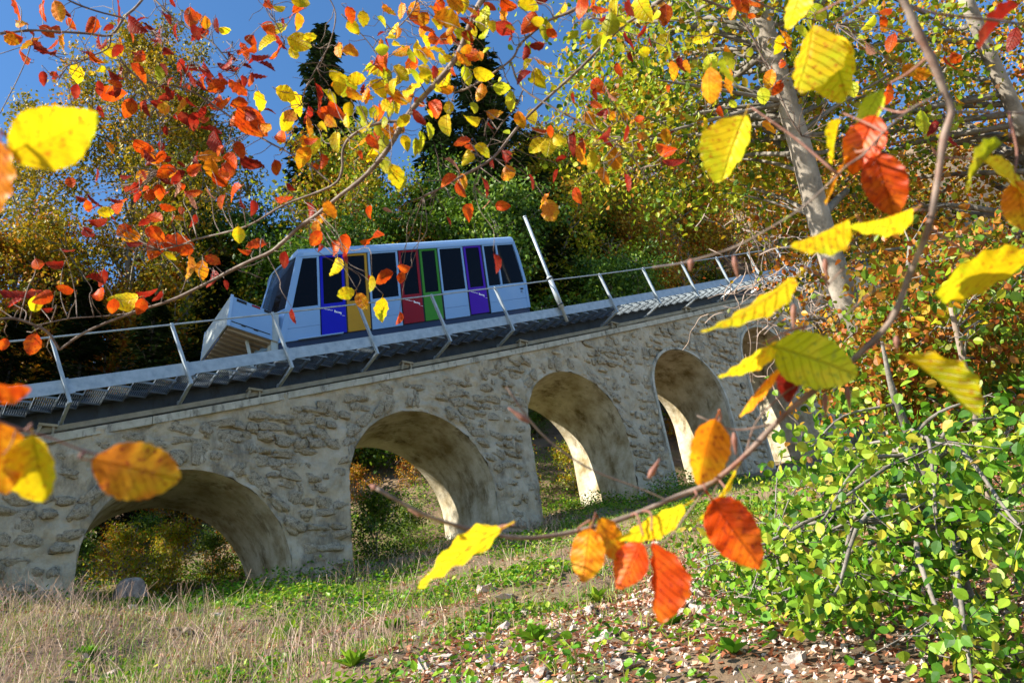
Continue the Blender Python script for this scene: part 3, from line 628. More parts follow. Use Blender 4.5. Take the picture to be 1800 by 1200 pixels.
for az_, d_, s_, l_ in ((90.5, 29, .55, 'low dark spruce at the far left edge behind the first railing posts'), (86, 30.5, .52, 'low dark spruce between the two left trees, behind the walkway'), (82, 31, .60, 'dark spruce low behind the trunk of the tall olive tree'), (77.5, 30, .55, 'dark spruce behind the pale trunk left of the car'), (73, 32, .62, 'dark spruce behind the goods tray of the car')):
    T('spruce_tree', 'coniferB', az_, d_, l_, 'spruce', sc=s_*1.25, sz=s_, rz=az_)
for i_, az_ in enumerate((43.2, 45.6, 49.2, 55.6, 58.6, 61.8)):
    T('bare_tree', 'bare', az_, 29.2+i_ % 3*.6, 'thin grey nearly leafless trunk '+('directly right of the mast', 'behind the mast top', 'behind the purple door of the car', 'behind the red door of the car', 'behind the yellow door of the car', 'behind the lower windows of the car')[i_], sc=.85+.1*(i_ % 3), rz=az_)
for az_, d_, s_, l_ in ((57.2, 31.5, .62, 'spruce behind the red and yellow doors, lower than its neighbours'), (44, 32, .7, 'spruce right of the mast top, among broadleaf trees'), (61.5, 34, .7, 'spruce over the front of the car roof')):
    T('spruce_tree', 'coniferB', az_, d_, l_, 'spruce', sc=s_*1.2, sz=s_, rz=az_)
for az_, d_, s_, l_ in ((92.5, 31, .85, 'golden beech at the far left edge behind the railing'), (88.5, 33, .95, 'tall golden beech behind the thin orange tinged tree at the left'), (84, 36, 1.05, 'golden beech filling the gap behind the tall olive tree, left of its trunk'), (81, 33, .8, 'low golden beech right behind the trunk of the tall olive tree'), (77, 35, .95, 'golden beech between the olive tree and the pale slender trunk'), (72.5, 36, .85, 'golden beech behind the goods tray of the car')):
    T('beech_tree', 'autumnA', az_, d_, l_, sc=s_, rz=az_*3)
T('spruce_tree', 'coniferA', 107, 22.0, 'tall dark spruce past the left edge of the photo, shading the walkway', 'spruce', sc=.92, rz=2)
T('spruce_tree', 'coniferB', 112, 25.5, 'dark spruce farthest past the left edge of the photo', 'spruce', sc=1.05, rz=1)
T('deciduous_tree', 'sparseA', 99, 22.0, 'airy olive tree just past the left edge of the photo', sc=.85, rz=3)
T('broadleaf_tree', 'green', 66, 29, 'green leafy tree behind the windscreen end of the car', sc=.92, rz=3)
T('broadleaf_tree', 'yg', 63, 33, 'tall yellow green tree under the spruce tip left of the middle', sc=1.25, rz=3)
T('broadleaf_tree', 'green', 52.5, 27.5, 'green tree showing over the right half of the car roof', sc=.95, rz=0)
T('broadleaf_tree', 'yg', 47.8, 30.5, 'dense green tree behind the upper end of the car', sc=1.05, rz=4)
T('broadleaf_tree', 'yg', 42.5, 34, 'tall yellow green tree behind the mast and the leafy bough', sc=1.15, rz=1)
T('beech_tree', 'autumnA', 37, 36, 'tall golden beech above the railing near the leaning trunk', sc=1.15, rz=2)
kinds = {'sparseB': ('deciduous_tree', 'airy olive tree on the hillside behind the viaduct', 'olive trees on the hillside'), 'autumnA': ('beech_tree', 'gold and orange beech on the hillside behind the viaduct', 'golden beeches on the hillside'),
         'autumnB': ('beech_tree', 'rusty red and green beech on the hillside behind the viaduct', 'rusty beeches on the hillside'), 'yg': ('broadleaf_tree', 'yellow green tree on the hillside behind the viaduct', 'yellow green trees on the hillside'),
         'green': ('broadleaf_tree', 'green leafy tree on the hillside behind the viaduct', 'green trees on the hillside'), 'bare': ('bare_tree', 'nearly leafless grey trunk on the hillside behind the railing', 'bare trunks on the hillside'),
         'coniferB': ('spruce_tree', 'dark spruce among the hillside trees behind the viaduct', 'dark spruces on the hillside')}
def zone(x, y, up):
    p = np.array([x, y, float(H(x, y))+up]); X = 900+F*(p@RT)/(p@FW)
    return 'left of the car' if X < 360 else 'behind the car' if X < 940 else 'between the mast and the leaning beech' if X < 1420 else 'right of the leaning beech'
rt = np.random.default_rng(21); cnt = 0; tries = 0
while cnt < 130 and tries < 9000:
    tries += 1; az = rt.uniform(8, 92); d = 26+46*rt.random()**.8; x, y = azd(az, d)
    if y < 22.5 or any((x-a)**2+(y-b)**2 < (2.3 if az < 45 else 3.0)**2 for a, b in taken): continue
    if az > 56 and d < 30: continue
    if x < 25 and y < 28: continue
    if 72 < az and rt.random() < .45: continue
    w = {'sparseB': .35, 'green': .2, 'coniferB': .1, 'autumnA': .35} if az > 68 else ({'coniferB': .2, 'green': .35, 'yg': .2, 'autumnA': .25} if az > 50 else {'autumnA': .27, 'autumnB': .2, 'yg': .25, 'green': .14, 'bare': .14})
    if 20 < az < 37 and d < 56: w = {'bare': .85, 'autumnB': .15}
    k = rt.choice(list(w), p=np.array(list(w.values()))/sum(w.values())); n, l, g = kinds[k]; taken.append((x, y))
    zn = zone(x, y, 6); l = l.replace('on the hillside behind the viaduct', 'on the hillside '+zn).replace('on the hillside behind the railing', 'on the hillside '+zn).replace('among the hillside trees behind the viaduct', 'among the hillside trees '+zn); g = g+' '+zn
    plant_tree(n, k, x, y, l, 'tree' if k != 'coniferB' else 'spruce', g, sc=rt.uniform(.6, .95) if az > 52 else rt.uniform(.65, 1.0), rz=rt.uniform(0, 6.28), tilt=(rt.normal(0, .03), rt.normal(0, .03))); cnt += 1
sk = {'shrubG': ('shrub', 'green shrub in the undergrowth behind the viaduct', 'green undergrowth shrubs'), 'shrubY': ('shrub', 'yellow green shrub in the undergrowth behind the viaduct', 'yellow green undergrowth shrubs'), 'shrubO': ('shrub', 'orange brown shrub in the undergrowth behind the viaduct', 'orange undergrowth shrubs')}
st = []; cnt = 0; tries = 0
while cnt < 105 and tries < 6000:
    tries += 1; x = rt.uniform(-9, 42); y = rt.uniform(20.8, 33); az = math.degrees(math.atan2(y, x))
    if az < 15 or az > 104 or (6 < x < 26 and y < 23.5 and rt.random() < .7) or any((x-a)**2+(y-b)**2 < 1.5**2 for a, b in st): continue
    k = rt.choice(['shrubG', 'shrubY', 'shrubO'], p=[.3, .3, .4] if az > 60 else [.45, .25, .3]); n, l, g = sk[k]; st.append((x, y)); cnt += 1; zn = zone(x, y, 1.5); l = l.replace('in the undergrowth behind the viaduct', 'in the undergrowth '+zn); g = g+' '+zn
    plant_tree(n, k, x, y, l, 'shrub', g, sc=rt.uniform(.6, 1.5) if y > 25 else rt.uniform(.35, .8), rz=rt.uniform(0, 6.28))
for px, py, s, k, lab in ((300, 985, .62, 'shrubY', 'small yellow green bush seen through the leftmost full arch, beside the stump'), (395, 960, .5, 'shrubO', 'low orange brown bush under the leftmost full arch, right of the stump'),
                          (1010, 900, .7, 'shrubG', 'green bush growing in the opening of the third arch'), (720, 905, .5, 'shrubG', 'low green bush inside the second arch'), (250, 930, .6, 'shrubG', 'green bush behind the stump in the leftmost full arch')):
    g = ground_at(px, py+60); plant_tree('shrub', k, g[0], max(g[1], 18.5), lab, 'shrub', sc=s, rz=px)
# ------------------------------------------------------------------ near trees at the right
def tree_from(name, label, path_px, d, r, bark, blobs, nclump, per, lm, lsize, seed, spread=.34, tv=QV, tf=QF, nbr=60, parts=0, group=None, cat='tree', rnds=None, flat=.45):
    """trunk through the pixel points at distance d; blobs = (px, py, rx, ry, dmin, dmax, weight) filled with leaf sprays"""
    rg = np.random.default_rng(seed); pts = [at(px, py, d)[()] if np.isscalar(d) else at(px, py, dd) for (px, py), dd in zip(path_px, d if not np.isscalar(d) else [d]*len(path_px))]
    pts = np.array(pts).reshape(-1, 3); base = pts[0].copy(); base[2] = float(H(base[0], base[1]))-.1
    if base[2] < pts[0][2]-.2: pts = np.vstack([base, pts])
    th = thing(name, label, cat, tuple(pts[0]), group)
    P = smoothpath(pts); m = len(P); R = np.linspace(r[0], r[1], m); obj('trunk', MB().tube(P, R, 12).mesh('trunk', M[bark], True), th)
    w = np.array([b[6] for b in blobs], float); bi = rg.choice(len(blobs), nclump, p=w/w.sum()); B = np.array(blobs, float)[bi]
    a = rg.random(nclump)*6.283; rr = np.sqrt(rg.random(nclump)); cx = B[:, 0]+B[:, 2]*rr*np.cos(a); cy = B[:, 1]+B[:, 3]*rr*np.sin(a); dd = B[:, 4]+(B[:, 5]-B[:, 4])*rg.random(nclump)
    C = at(cx, cy, dd)
    C = C[C[:, 2] > H(C[:, 0], C[:, 1])+.1]; nclump = len(C)
    mb = MB(); sel = rg.permutation(nclump)[:nbr]
    for i in sel:
        c = C[i]; j = int(np.argmin(np.linalg.norm(P-c, axis=1))); j = max(1, j-int(rg.integers(0, max(1, m//6))))
        p0 = P[j]; mid = (p0+c)/2+rg.normal(0, .08, 3)*np.linalg.norm(c-p0)+np.array([0, 0, .1*np.linalg.norm(c-p0)]); e = c+(c-p0)*.08
        mb.tube(smoothpath([p0, mid, c, e]), np.linspace(min(R[j]*.45, .012+.012*np.linalg.norm(c-p0)), .003, 13), 5)
        for q in range(3): k = c+rg.normal(0, spread, 3)*[1, 1, .6]; mb.tube([c+(p0-c)*.15, (c+k)/2+rg.normal(0, .03, 3), k], [.006, .004, .002], 3)
    if nbr: props(obj('limbs', mb.mesh('limbs', M['bark'], True), th), kind='stuff')
    ci = np.repeat(np.arange(nclump), per); n = len(ci)
    tiltv = rg.normal(0, .5, (nclump, 2))
    off = rg.normal(0, 1, (n, 3))*spread*rg.uniform(.6, 1.4, nclump)[ci][:, None]; off[:, 2] = off[:, 2]*flat+off[:, 0]*tiltv[ci, 0]*.5+off[:, 1]*tiltv[ci, 1]*.5
    LP = C[ci]+off; LP = LP[LP[:, 2] > H(LP[:, 0], LP[:, 1])+.03]; n = len(LP); ci = ci[:n]
    tone = np.clip(rg.random(nclump)[ci]*.68+rg.random(n)**2*.36, 0, 1)
    if parts:
        dist = np.linalg.norm(LP, axis=1); vis = (LP@FW); px_ = 900+F*(LP@RT)/vis; py_ = 600-F*(LP@UP)/vis
        o = np.argsort(np.where((px_ > 0) & (px_ < 1800) & (py_ > 0) & (py_ < 1200), dist, 99)); pi, ri = o[:parts], o[parts:]
        me = [mesh_np('leaf', OV, [OF], LM[lm], np.full(len(OV), v)) for v in (.1, .25, .4, .5, .6, .7, .85)]
        for i in pi:
            L = obj('leaf', me[rg.integers(7)], th, tuple(LP[i])); N = unit(rg.normal(size=3)*.7+np.array([0, 0, .5])+S*.3); Y = unit(rg.normal(size=3)+np.array([0, 0, -.6])); X = unit(np.cross(Y, N)); N = np.cross(X, Y)
            L.rotation_euler = Matrix(np.stack([X, Y, N], 1).tolist()).to_euler(); s = lsize*rg.uniform(.75, 1.3); L.scale = (s, s, s)
        LP = LP[ri]; tone = tone[ri]
    props(obj('crown', cloud('crown', LP, LM[lm], lsize, rg, rnd=tone, tv=tv, tf=tf, up=.5, sunb=.25), th), kind='stuff')
    return th
tree_from('beech_tree', 'large grey beech leaning left with mottled bark, right of the railing', [(1540, 640), (1495, 545), (1450, 420), (1410, 270), (1375, 150), (1335, 20), (1300, -120)], 9.2, (.16, .095), 'beechbark',
          [(1250, 130, 260, 170, 9.6, 13, 2.6), (1130, 130, 150, 140, 8.5, 12, 1.3), (1540, 130, 190, 170, 9, 12.5, 2.2), (1220, 270, 180, 100, 9.6, 13, 1.3), (1300, -60, 420, 90, 8, 12, 1.2), (1400, 330, 150, 80, 10, 13, .6)], 600, 28, 'yg', .072, 31, spread=.26, tv=OV, tf=OF, nbr=60)
tree_from('beech_tree', 'second grey beech trunk at the right edge under dense orange and green leaves', [(1830, 300), (1800, 235), (1770, 165), (1740, 100), (1690, -20)], 11.0, (.12, .09), 'beechbark',
          [(1650, 340, 230, 140, 11.8, 14.5, 2.6), (1700, 120, 180, 140, 12, 15, 1.8), (1600, 500, 240, 110, 10, 13, 1.4), (1400, 300, 110, 130, 11, 15, .6)], 520, 26, 'autumn', .072, 32, spread=.28, tv=OV, tf=OF, nbr=45)
tree_from('young_beech', 'young beech of rust and green leaves halfway up the right edge', [(1620, 900), (1600, 720), (1590, 560), (1600, 430)], 7.6, (.05, .02), 'bark',
          [(1690, 540, 160, 130, 6.5, 9.5, 2.2), (1570, 650, 150, 75, 6.5, 9, 1.5), (1720, 690, 140, 120, 6.5, 9, 1.6), (1600, 580, 60, 50, 7, 9, .5)], 480, 30, 'rust', .062, 33, spread=.20, tv=OV, tf=OF, nbr=90, cat='young tree')
tree_from('thin_tree', 'thin straight pinkish stem standing in the bushes at the right', [(1745, 900), (1738, 860), (1715, 740), (1690, 620), (1672, 540)], 6.2, (.032, .02), 'drytwig', [(1680, 540, 60, 60, 6, 6.6, 1)], 12, 14, 'yg', .07, 34, spread=.15, tv=OV, tf=OF, nbr=8, cat='young tree')
tree_from('hazel_bush', 'big light green and yellow hazel bush filling the lower right corner', [(1720, 1130), (1690, 1030), (1650, 900), (1600, 770), (1570, 690), (1550, 600)], 5.7, (.075, .010), 'bark',
          [(1620, 880, 190, 150, 4.6, 6.6, 2.4), (1720, 1000, 140, 170, 4.2, 6.0, 2.0), (1460, 960, 130, 90, 5.0, 6.6, 1.6), (1500, 1050, 130, 50, 4.6, 5.6, 1.0), (1520, 780, 90, 90, 5.4, 6.8, .9), (1750, 1150, 90, 60, 4.0, 4.8, .7), (1720, 780, 110, 90, 5.2, 6.6, .9)], 400, 14, 'hazel', .064, 35, spread=.19, tv=OV, tf=OF, nbr=38, parts=280, cat='bush')
tree_from('hazel_bush', 'low green bush below the fourth arch, left of the big hazel', [(1380, 1080), (1375, 1030), (1360, 960)], 6.6, (.03, .015), 'bark',
          [(1340, 1000, 120, 60, 6.2, 8, 1.6), (1430, 900, 70, 80, 6.5, 8, .8), (1310, 900, 50, 70, 9, 11, .5), (1400, 1050, 90, 40, 5.6, 6.8, 1), (1240, 960, 70, 45, 8, 10, .5)], 170, 20, 'hazel', .052, 36, spread=.16, tv=OV, tf=OF, nbr=60, cat='bush')
# bare brushwood at the upper end of the viaduct
rg = np.random.default_rng(51); br = thing('brushwood', 'tangle of dry leafless brown vines at the upper end of the viaduct beside the beech', 'brushwood', (16, 14, float(H(16, 14))))
mb = MB()
for i in range(170):
    px, py = rg.normal(1400, 60), rg.normal(500, 75); p = at(px, py, rg.uniform(16, 24)); d = rand_dirs(rg, 1)[0]; P = [p]
    for k in range(5): d = unit(d+rg.normal(0, .45, 3)+[0, 0, -.05]); P.append(P[-1]+d*.28)
    mb.tube(smoothpath(P), .008+.008*rg.random(), 3)
props(obj('vines', mb.mesh('vines', M['drytwig']), br), kind='stuff')
# ------------------------------------------------------------------ stump
sx, sy = 3.75, 17.3
V3, F3 = ICO3; p = np.sign(V3)*np.abs(V3)**.62; r = 1+.10*fbm(V3*2.2+3, 3); fl = 1+.28*np.clip(-p[:, 2]*.5+.3, 0, 1)
P = np.stack([p[:, 0]*.27*r*fl, p[:, 1]*.27*r*fl, p[:, 2]*.40+.2+.03*p[:, 0]], -1)
stp = thing('tree_stump', 'weathered grey tree stump standing under the leftmost full arch', 'stump', (sx, sy, float(H(sx, sy))))
obj('stump_body', mesh_np('stump_body', P+[sx, sy, float(H(sx, sy))], [F3], M['wood'], smooth=True), stp)
# ------------------------------------------------------------------ ground cover
rg = np.random.default_rng(61)
def scatter(n, x0, x1, y0, y1, dens):
    x = rg.uniform(x0, x1, n); y = rg.uniform(y0, y1, n); k = rg.random(n) < dens(x, y); x, y = x[k], y[k]; return np.stack([x, y, H(x, y)], -1)
def nz(x, y, s, o): return vnoise(np.stack([x*s, y*s, 0*x+o], -1))
def far(x, y): return np.clip(6/np.hypot(x, y), .12, 1)
def gravel(x, y): return sstep(.5, -.35, y-(3.2+1.25*x)*.0-6.4-.25*(x-4)+.8*nz(x, y, .6, 3))*sstep(1.5, 3.5, x)
P = scatter(230000, -4, 20, 2, 20, lambda x, y: np.clip((.20+1.1*gravel(x, y)+.35*(nz(x, y, .8, 1) > .15))*far(x, y)*1.6, 0, 1))
n = len(P); N = unit(rg.normal(0, .5, (n, 3))+[0, 0, 1]); V, Fc = leaf_arrays(P+[0, 0, .012], rand_dirs(rg, n)*[1, 1, .35], N, rg.uniform(.035, .075, n))
props(obj('leaf_litter', mesh_np('leaf_litter', V, [Fc], LM['litter'], np.repeat(rg.random(n), 4))), 'brown and rust fallen leaves covering the slope in front of the arches', 'fallen leaves', kind='stuff')
def blades(P, h, w, lean, mat, name, label, cat, tone=None, head=False):
    n = len(P); a = rg.random(n)*6.28; X = np.stack([np.cos(a), np.sin(a), 0*a], -1); D = unit(rg.normal(0, lean, (n, 3))*[1, 1, 0]+[0, 0, 1]); B = rg.normal(0, lean*1.2, (n, 3))*[1, 1, .0]
    hh = h[:, None]; ww = (w*np.ones(n))[:, None]
    L = [P-X*ww, P+X*ww, P+D*hh*.55+X*ww*.8, P+D*hh*.55-X*ww*.8, P+D*hh+B*hh+X*ww*(.9 if head else .15), P+D*hh+B*hh-X*ww*(.9 if head else .15)]
    V = np.stack(L, 1).reshape(-1, 3); i = np.arange(n)[:, None]*6
    Q = np.vstack([i+[[0, 1, 2, 3]], i+[[3, 2, 4, 5]]]); r = rg.random(n) if tone is None else np.clip(tone, 0, 1)
    props(obj(name, mesh_np(name, V, [Q], mat, np.repeat(r, 6))), label, cat, kind='stuff')
P = scatter(150000, -4, 20, 3, 22, lambda x, y: np.clip((1-.93*gravel(x, y))*(.25+1.1*(nz(x, y, .7, 7) > -.1)*(nz(x, y, 2.5, 8)*.5+.6))*far(x, y)*1.4, 0, 1))
dryb = sstep(3.2, 5.5, P[:, 0]+.18*(P[:, 1]-10)); n = len(P)
blades(P, rg.uniform(.05, .22, n), .006, .35, LM['grass'], 'grass', 'short green and straw grass on the slope in front of the arches', 'grass', tone=rg.random(n)*.75+.16*(1-dryb)+.12*nz(P[:, 0], P[:, 1], .5, 4))
P = scatter(80000, -3, 9, 6.0, 17.2, lambda x, y: np.clip((sstep(5.0, 2.6, x+.10*(y-12))+.12)*(nz(x, y, 1.1, 11)*.7+.45)*sstep(5.8, 8.5, y)*(1-.9*sstep(2.6, 3.3, x)*sstep(6.8, 6.2, x)*sstep(13.2, 14.2, y)), 0, 1)*.27)
n = len(P); blades(P, rg.uniform(.15, .62, n), .0032, .22, LM['dry'], 'dry_stalks', 'tall pinkish dry weed stalks at the lower left in front of the arches', 'dry weeds', head=True)
P = scatter(2600, 6, 14, 14.5, 17.0, lambda x, y: .5+.5*nz(x, y, 1.2, 31)); n = len(P)
blades(P, rg.uniform(.2, .5, n), .004, .22, LM['dry'], 'dry_grass', 'dry straw grass along the foot of the arch piers', 'dry grass', head=True)
P = scatter(210000, -4, 22, 3.5, 24, lambda x, y: np.clip((1-.9*gravel(x, y))*sstep(-.35, .3, nz(x, y, .55, 21)+.4*nz(x, y, 1.9, 22)+.45*sstep(12.5, 16.5, y))*far(x, y)*2.4, 0, 1)); n = len(P)
hh = rg.random(n)**1.4*(.10+.28*sstep(.0, .8, nz(P[:, 0], P[:, 1], .55, 21))+.22*sstep(14.5, 16.5, P[:, 1])*sstep(19.5, 18, P[:, 1])*(nz(P[:, 0], P[:, 1], 1.1, 41) > 0))
V, Fc = leaf_arrays(P+np.stack([0*hh, 0*hh, hh+.02], -1), rand_dirs(rg, n)*[1, 1, .5], unit(rg.normal(0, .45, (n, 3))+[0, 0, 1]+S*.4), rg.uniform(.04, .085, n), OV, OF)
props(obj('ground_herbs', mesh_np('ground_herbs', V, [Fc], LM['herb'], np.repeat(rg.random(n), len(OV)))), 'low green herbs and brambles growing over the slope', 'herbs', kind='stuff')
def rosette(seed, n=16, L=.22):
    r = np.random.default_rng(seed); az = np.arange(n)*2.4+r.normal(0, .2, n); el = r.uniform(.25, 1.1, n)
    Y = np.stack([np.cos(az)*np.cos(el), np.sin(az)*np.cos(el), np.sin(el)], -1); N = np.stack([-np.cos(az)*np.sin(el), -np.sin(az)*np.sin(el), np.cos(el)], -1)+r.normal(0, .15, (n, 3))
    P = Y*.03
    return [mesh_np('leaf', *(lambda V, Fc: (V, [Fc]))(*leaf_arrays(P[i:i+1], Y[i:i+1], N[i:i+1], np.array([L*r.uniform(.7, 1.2)]), OV*[.75, 1, 1.6], OF)), LM['herb'], np.full(len(OV), r.uniform(.3, .8))) for i in range(n)]
ros = [rosette(i) for i in range(3)]
for i, (px, py, s, lab) in enumerate([(505, 1125, 1.1, 'bright green leafy plant in the dry ground right of the tall pink weeds'), (945, 1128, .75, 'small bright green leafy plant at the top edge of the stony patch'), (690, 1110, .8, 'green tuft left of the middle of the foreground slope'),
        (1050, 1060, .7, 'leafy plant below the hanging orange leaves'), (150, 1160, .7, 'green plant among the pink stalks in the lower left corner'), (330, 1080, .8, 'green plant at the foot of the first pier'), (620, 1180, .7, 'leafy plant at the bottom edge of the photo left of the stones'),
        (1180, 1100, .6, 'little leafy plant among the white stones'), (1290, 1150, .55, 'little leafy plant at the lower right among the stones'), (860, 1010, .7, 'leafy plant on the slope in front of the second arch'), (530, 1165, .8, 'leafy plant near the bottom below the brightest green one')]):
    g = ground_at(px, py); t = thing('leafy_plant', lab, 'plant', tuple(g)); t.scale = (s, s, s); t.rotation_euler = (0, 0, i*1.7)
    for me in ros[i % 3]:
        o = bpy.data.objects.new('leaf', me); COL.objects.link(o); o.parent = t
# rocks
RK = [stone_mesh(40+i, ICO2, 'rock', .85, .75, 'rock', 1.5) for i in range(8)]
for me_ in RK: me_.polygons.foreach_set('use_smooth', np.zeros(len(me_.polygons), bool))
RKD = [stone_mesh(60+i, ICO2, 'rockdark', .85, .6, 'rock', 1.3) for i in range(3)]
for me_ in RKD: me_.polygons.foreach_set('use_smooth', np.zeros(len(me_.polygons), bool))
def rock(x, y, s, me, lab, grp=None):
    o = obj('rock', me, None, (x, y, float(H(x, y))+s*.12)); o.rotation_euler = (rg.normal(0, .3), rg.normal(0, .3), rg.uniform(0, 6.28)); o.scale = (s*rg.uniform(.8, 1.4), s*rg.uniform(.7, 1.1), s*rg.uniform(.35, .65)); return props(o, lab, 'rock', grp)
for px, py, s, lab in [(858, 1040, .11, 'larger pale rock on the slope below the yellow edge-on leaf'), (885, 1060, .1, 'pale flat rock right of the larger slope rock'), (320, 1115, .13, 'largest brownish rock in the left foreground'), (385, 1085, .09, 'pale rock near the foot of the first pier'),
                       (1095, 1180, .075, 'big white rock at the bottom among the small stones'), (1400, 1165, .06, 'white rock at the right end of the stony patch'), (150, 1165, .06, 'white rock among the pink stalks at lower left'), (270, 1110, .06, 'white rock left of the largest brown rock')]:
    g = ground_at(px, py); rock(g[0], g[1], s, RKD[0] if 'brown' in lab else RK[len(lab) % 8], lab)
n = 0
while n < 240:
    x, y = rg.uniform(2.8, 9), rg.uniform(4, 10)
    if rg.random() < float(gravel(np.array([x]), np.array([y]))[0])*.9+.03: rock(x, y, (.024+.062*rg.random()**2), RK[rg.integers(8)], 'small white limestone rock lying in the stony patch at the lower right', 'white rocks in the stony patch'); n += 1
n = 0
while n < 60:
    x, y = rg.uniform(-1, 12), rg.uniform(8, 16); rock(x, y, .03+.06*rg.random()**2, RK[rg.integers(8)] if rg.random() < .7 else RKD[rg.integers(3)], 'pale rock lying among the weeds on the slope', 'rocks among the weeds'); n += 1
P = scatter(16000, 2, 11, 2.5, 10.5, lambda x, y: gravel(x, y)*far(x, y)); V1, F1 = ICO1; n = len(P); s = rg.uniform(.008, .024, n)
V = (P[:, None]+V1[None]*s[:, None, None]*rg.uniform(.5, 1.4, (n, 1, 3))*(1+.3*rg.normal(size=(n, len(V1), 1)))).reshape(-1, 3); Fc = (F1[None]+(np.arange(n)*len(V1))[:, None, None]).reshape(-1, 3)
props(obj('gravel', mesh_np('gravel', V, [Fc], M['rock'])), 'fine white limestone gravel between the fallen leaves', 'gravel', kind='stuff')
# ------------------------------------------------------------------ foreground boughs and their leaves
rg = np.random.default_rng(77)
def leaf_mesh(name, seed, mat, ny=12, nx=6, narrow=1.0, flat=False):
    r = np.random.default_rng(seed); y = np.linspace(0, 1, ny+1); u = np.linspace(-1, 1, nx+1)
    prof = .37*narrow*np.sin(math.pi*np.clip(y, 0, 1)**.88)**.70*(1+.03*np.sin(y*9*2*math.pi+r.uniform(0, 6))+.028*np.sin(y*r.uniform(5, 11)+r.uniform(0, 6))); prof[0] = .012; prof[-1] = .004
    bend, fold, twist, wav, ph = r.normal(-.25, .3), r.uniform(.05, .55), r.normal(0, .35), r.uniform(.015, .05), r.uniform(0, 6)
    if ny > 20: wav *= .55
    if flat: bend, fold, twist, wav = bend*1.1, fold*.95, twist*1.1, wav
    curl = r.uniform(-.3, .9)**3*.5
    Yg, Ug = np.meshgrid(y, u, indexing='ij'); asy = 1+r.normal(0, .07)*np.sign(Ug); X = prof[:, None]*Ug*asy*(1+.05*r.normal(size=ny+1).cumsum()[:, None]*.35/(1+np.arange(ny+1)[:, None]*.1))+r.normal(0, .06)*np.sin(2.2*Yg)
    Z = fold*np.abs(X)+bend*(Yg**2)*.6+wav*np.sin(Yg*26+ph+Ug)*np.abs(Ug)**1.5+twist*X*Yg+curl*(Ug**2)*.25*np.sin(3*Yg+ph)
    X = X*(1-.18*fold*np.abs(Ug)); V = np.stack([X, Yg-.04*np.abs(Ug)*np.sin(Yg*9*2*math.pi)*.2, Z], -1).reshape(-1, 3); n = nx+1
    ii = np.arange(ny)[:, None]*n+np.arange(nx)[None]; Q = np.stack([ii, ii+1, ii+n+1, ii+n], -1).reshape(-1, 4)
    k = len(V); V = np.vstack([V, [(-.009, -.16, .02), (.009, -.16, .02), (.009, .02, .005), (-.009, .02, .005), (0, -.16, .036), (0, .02, .02)]])
    Q2 = np.array([[0, 1, 2, 3], [1, 4, 5, 2], [4, 0, 3, 5]])+k
    return mesh_np(name, V, [Q, Q2], mat, smooth=True)
LV = {c: [leaf_mesh('leaf', i*7+ord(c), BL[c], narrow=(.85 if c in 'DB' else 1.0), flat=c not in 'DB') for i in range(7)] for c in BL}
NEAR = {c: [leaf_mesh('leaf', 500+i*7+ord(c), BL[c], 26, 12, flat=True) for i in range(3)] for c in BL}
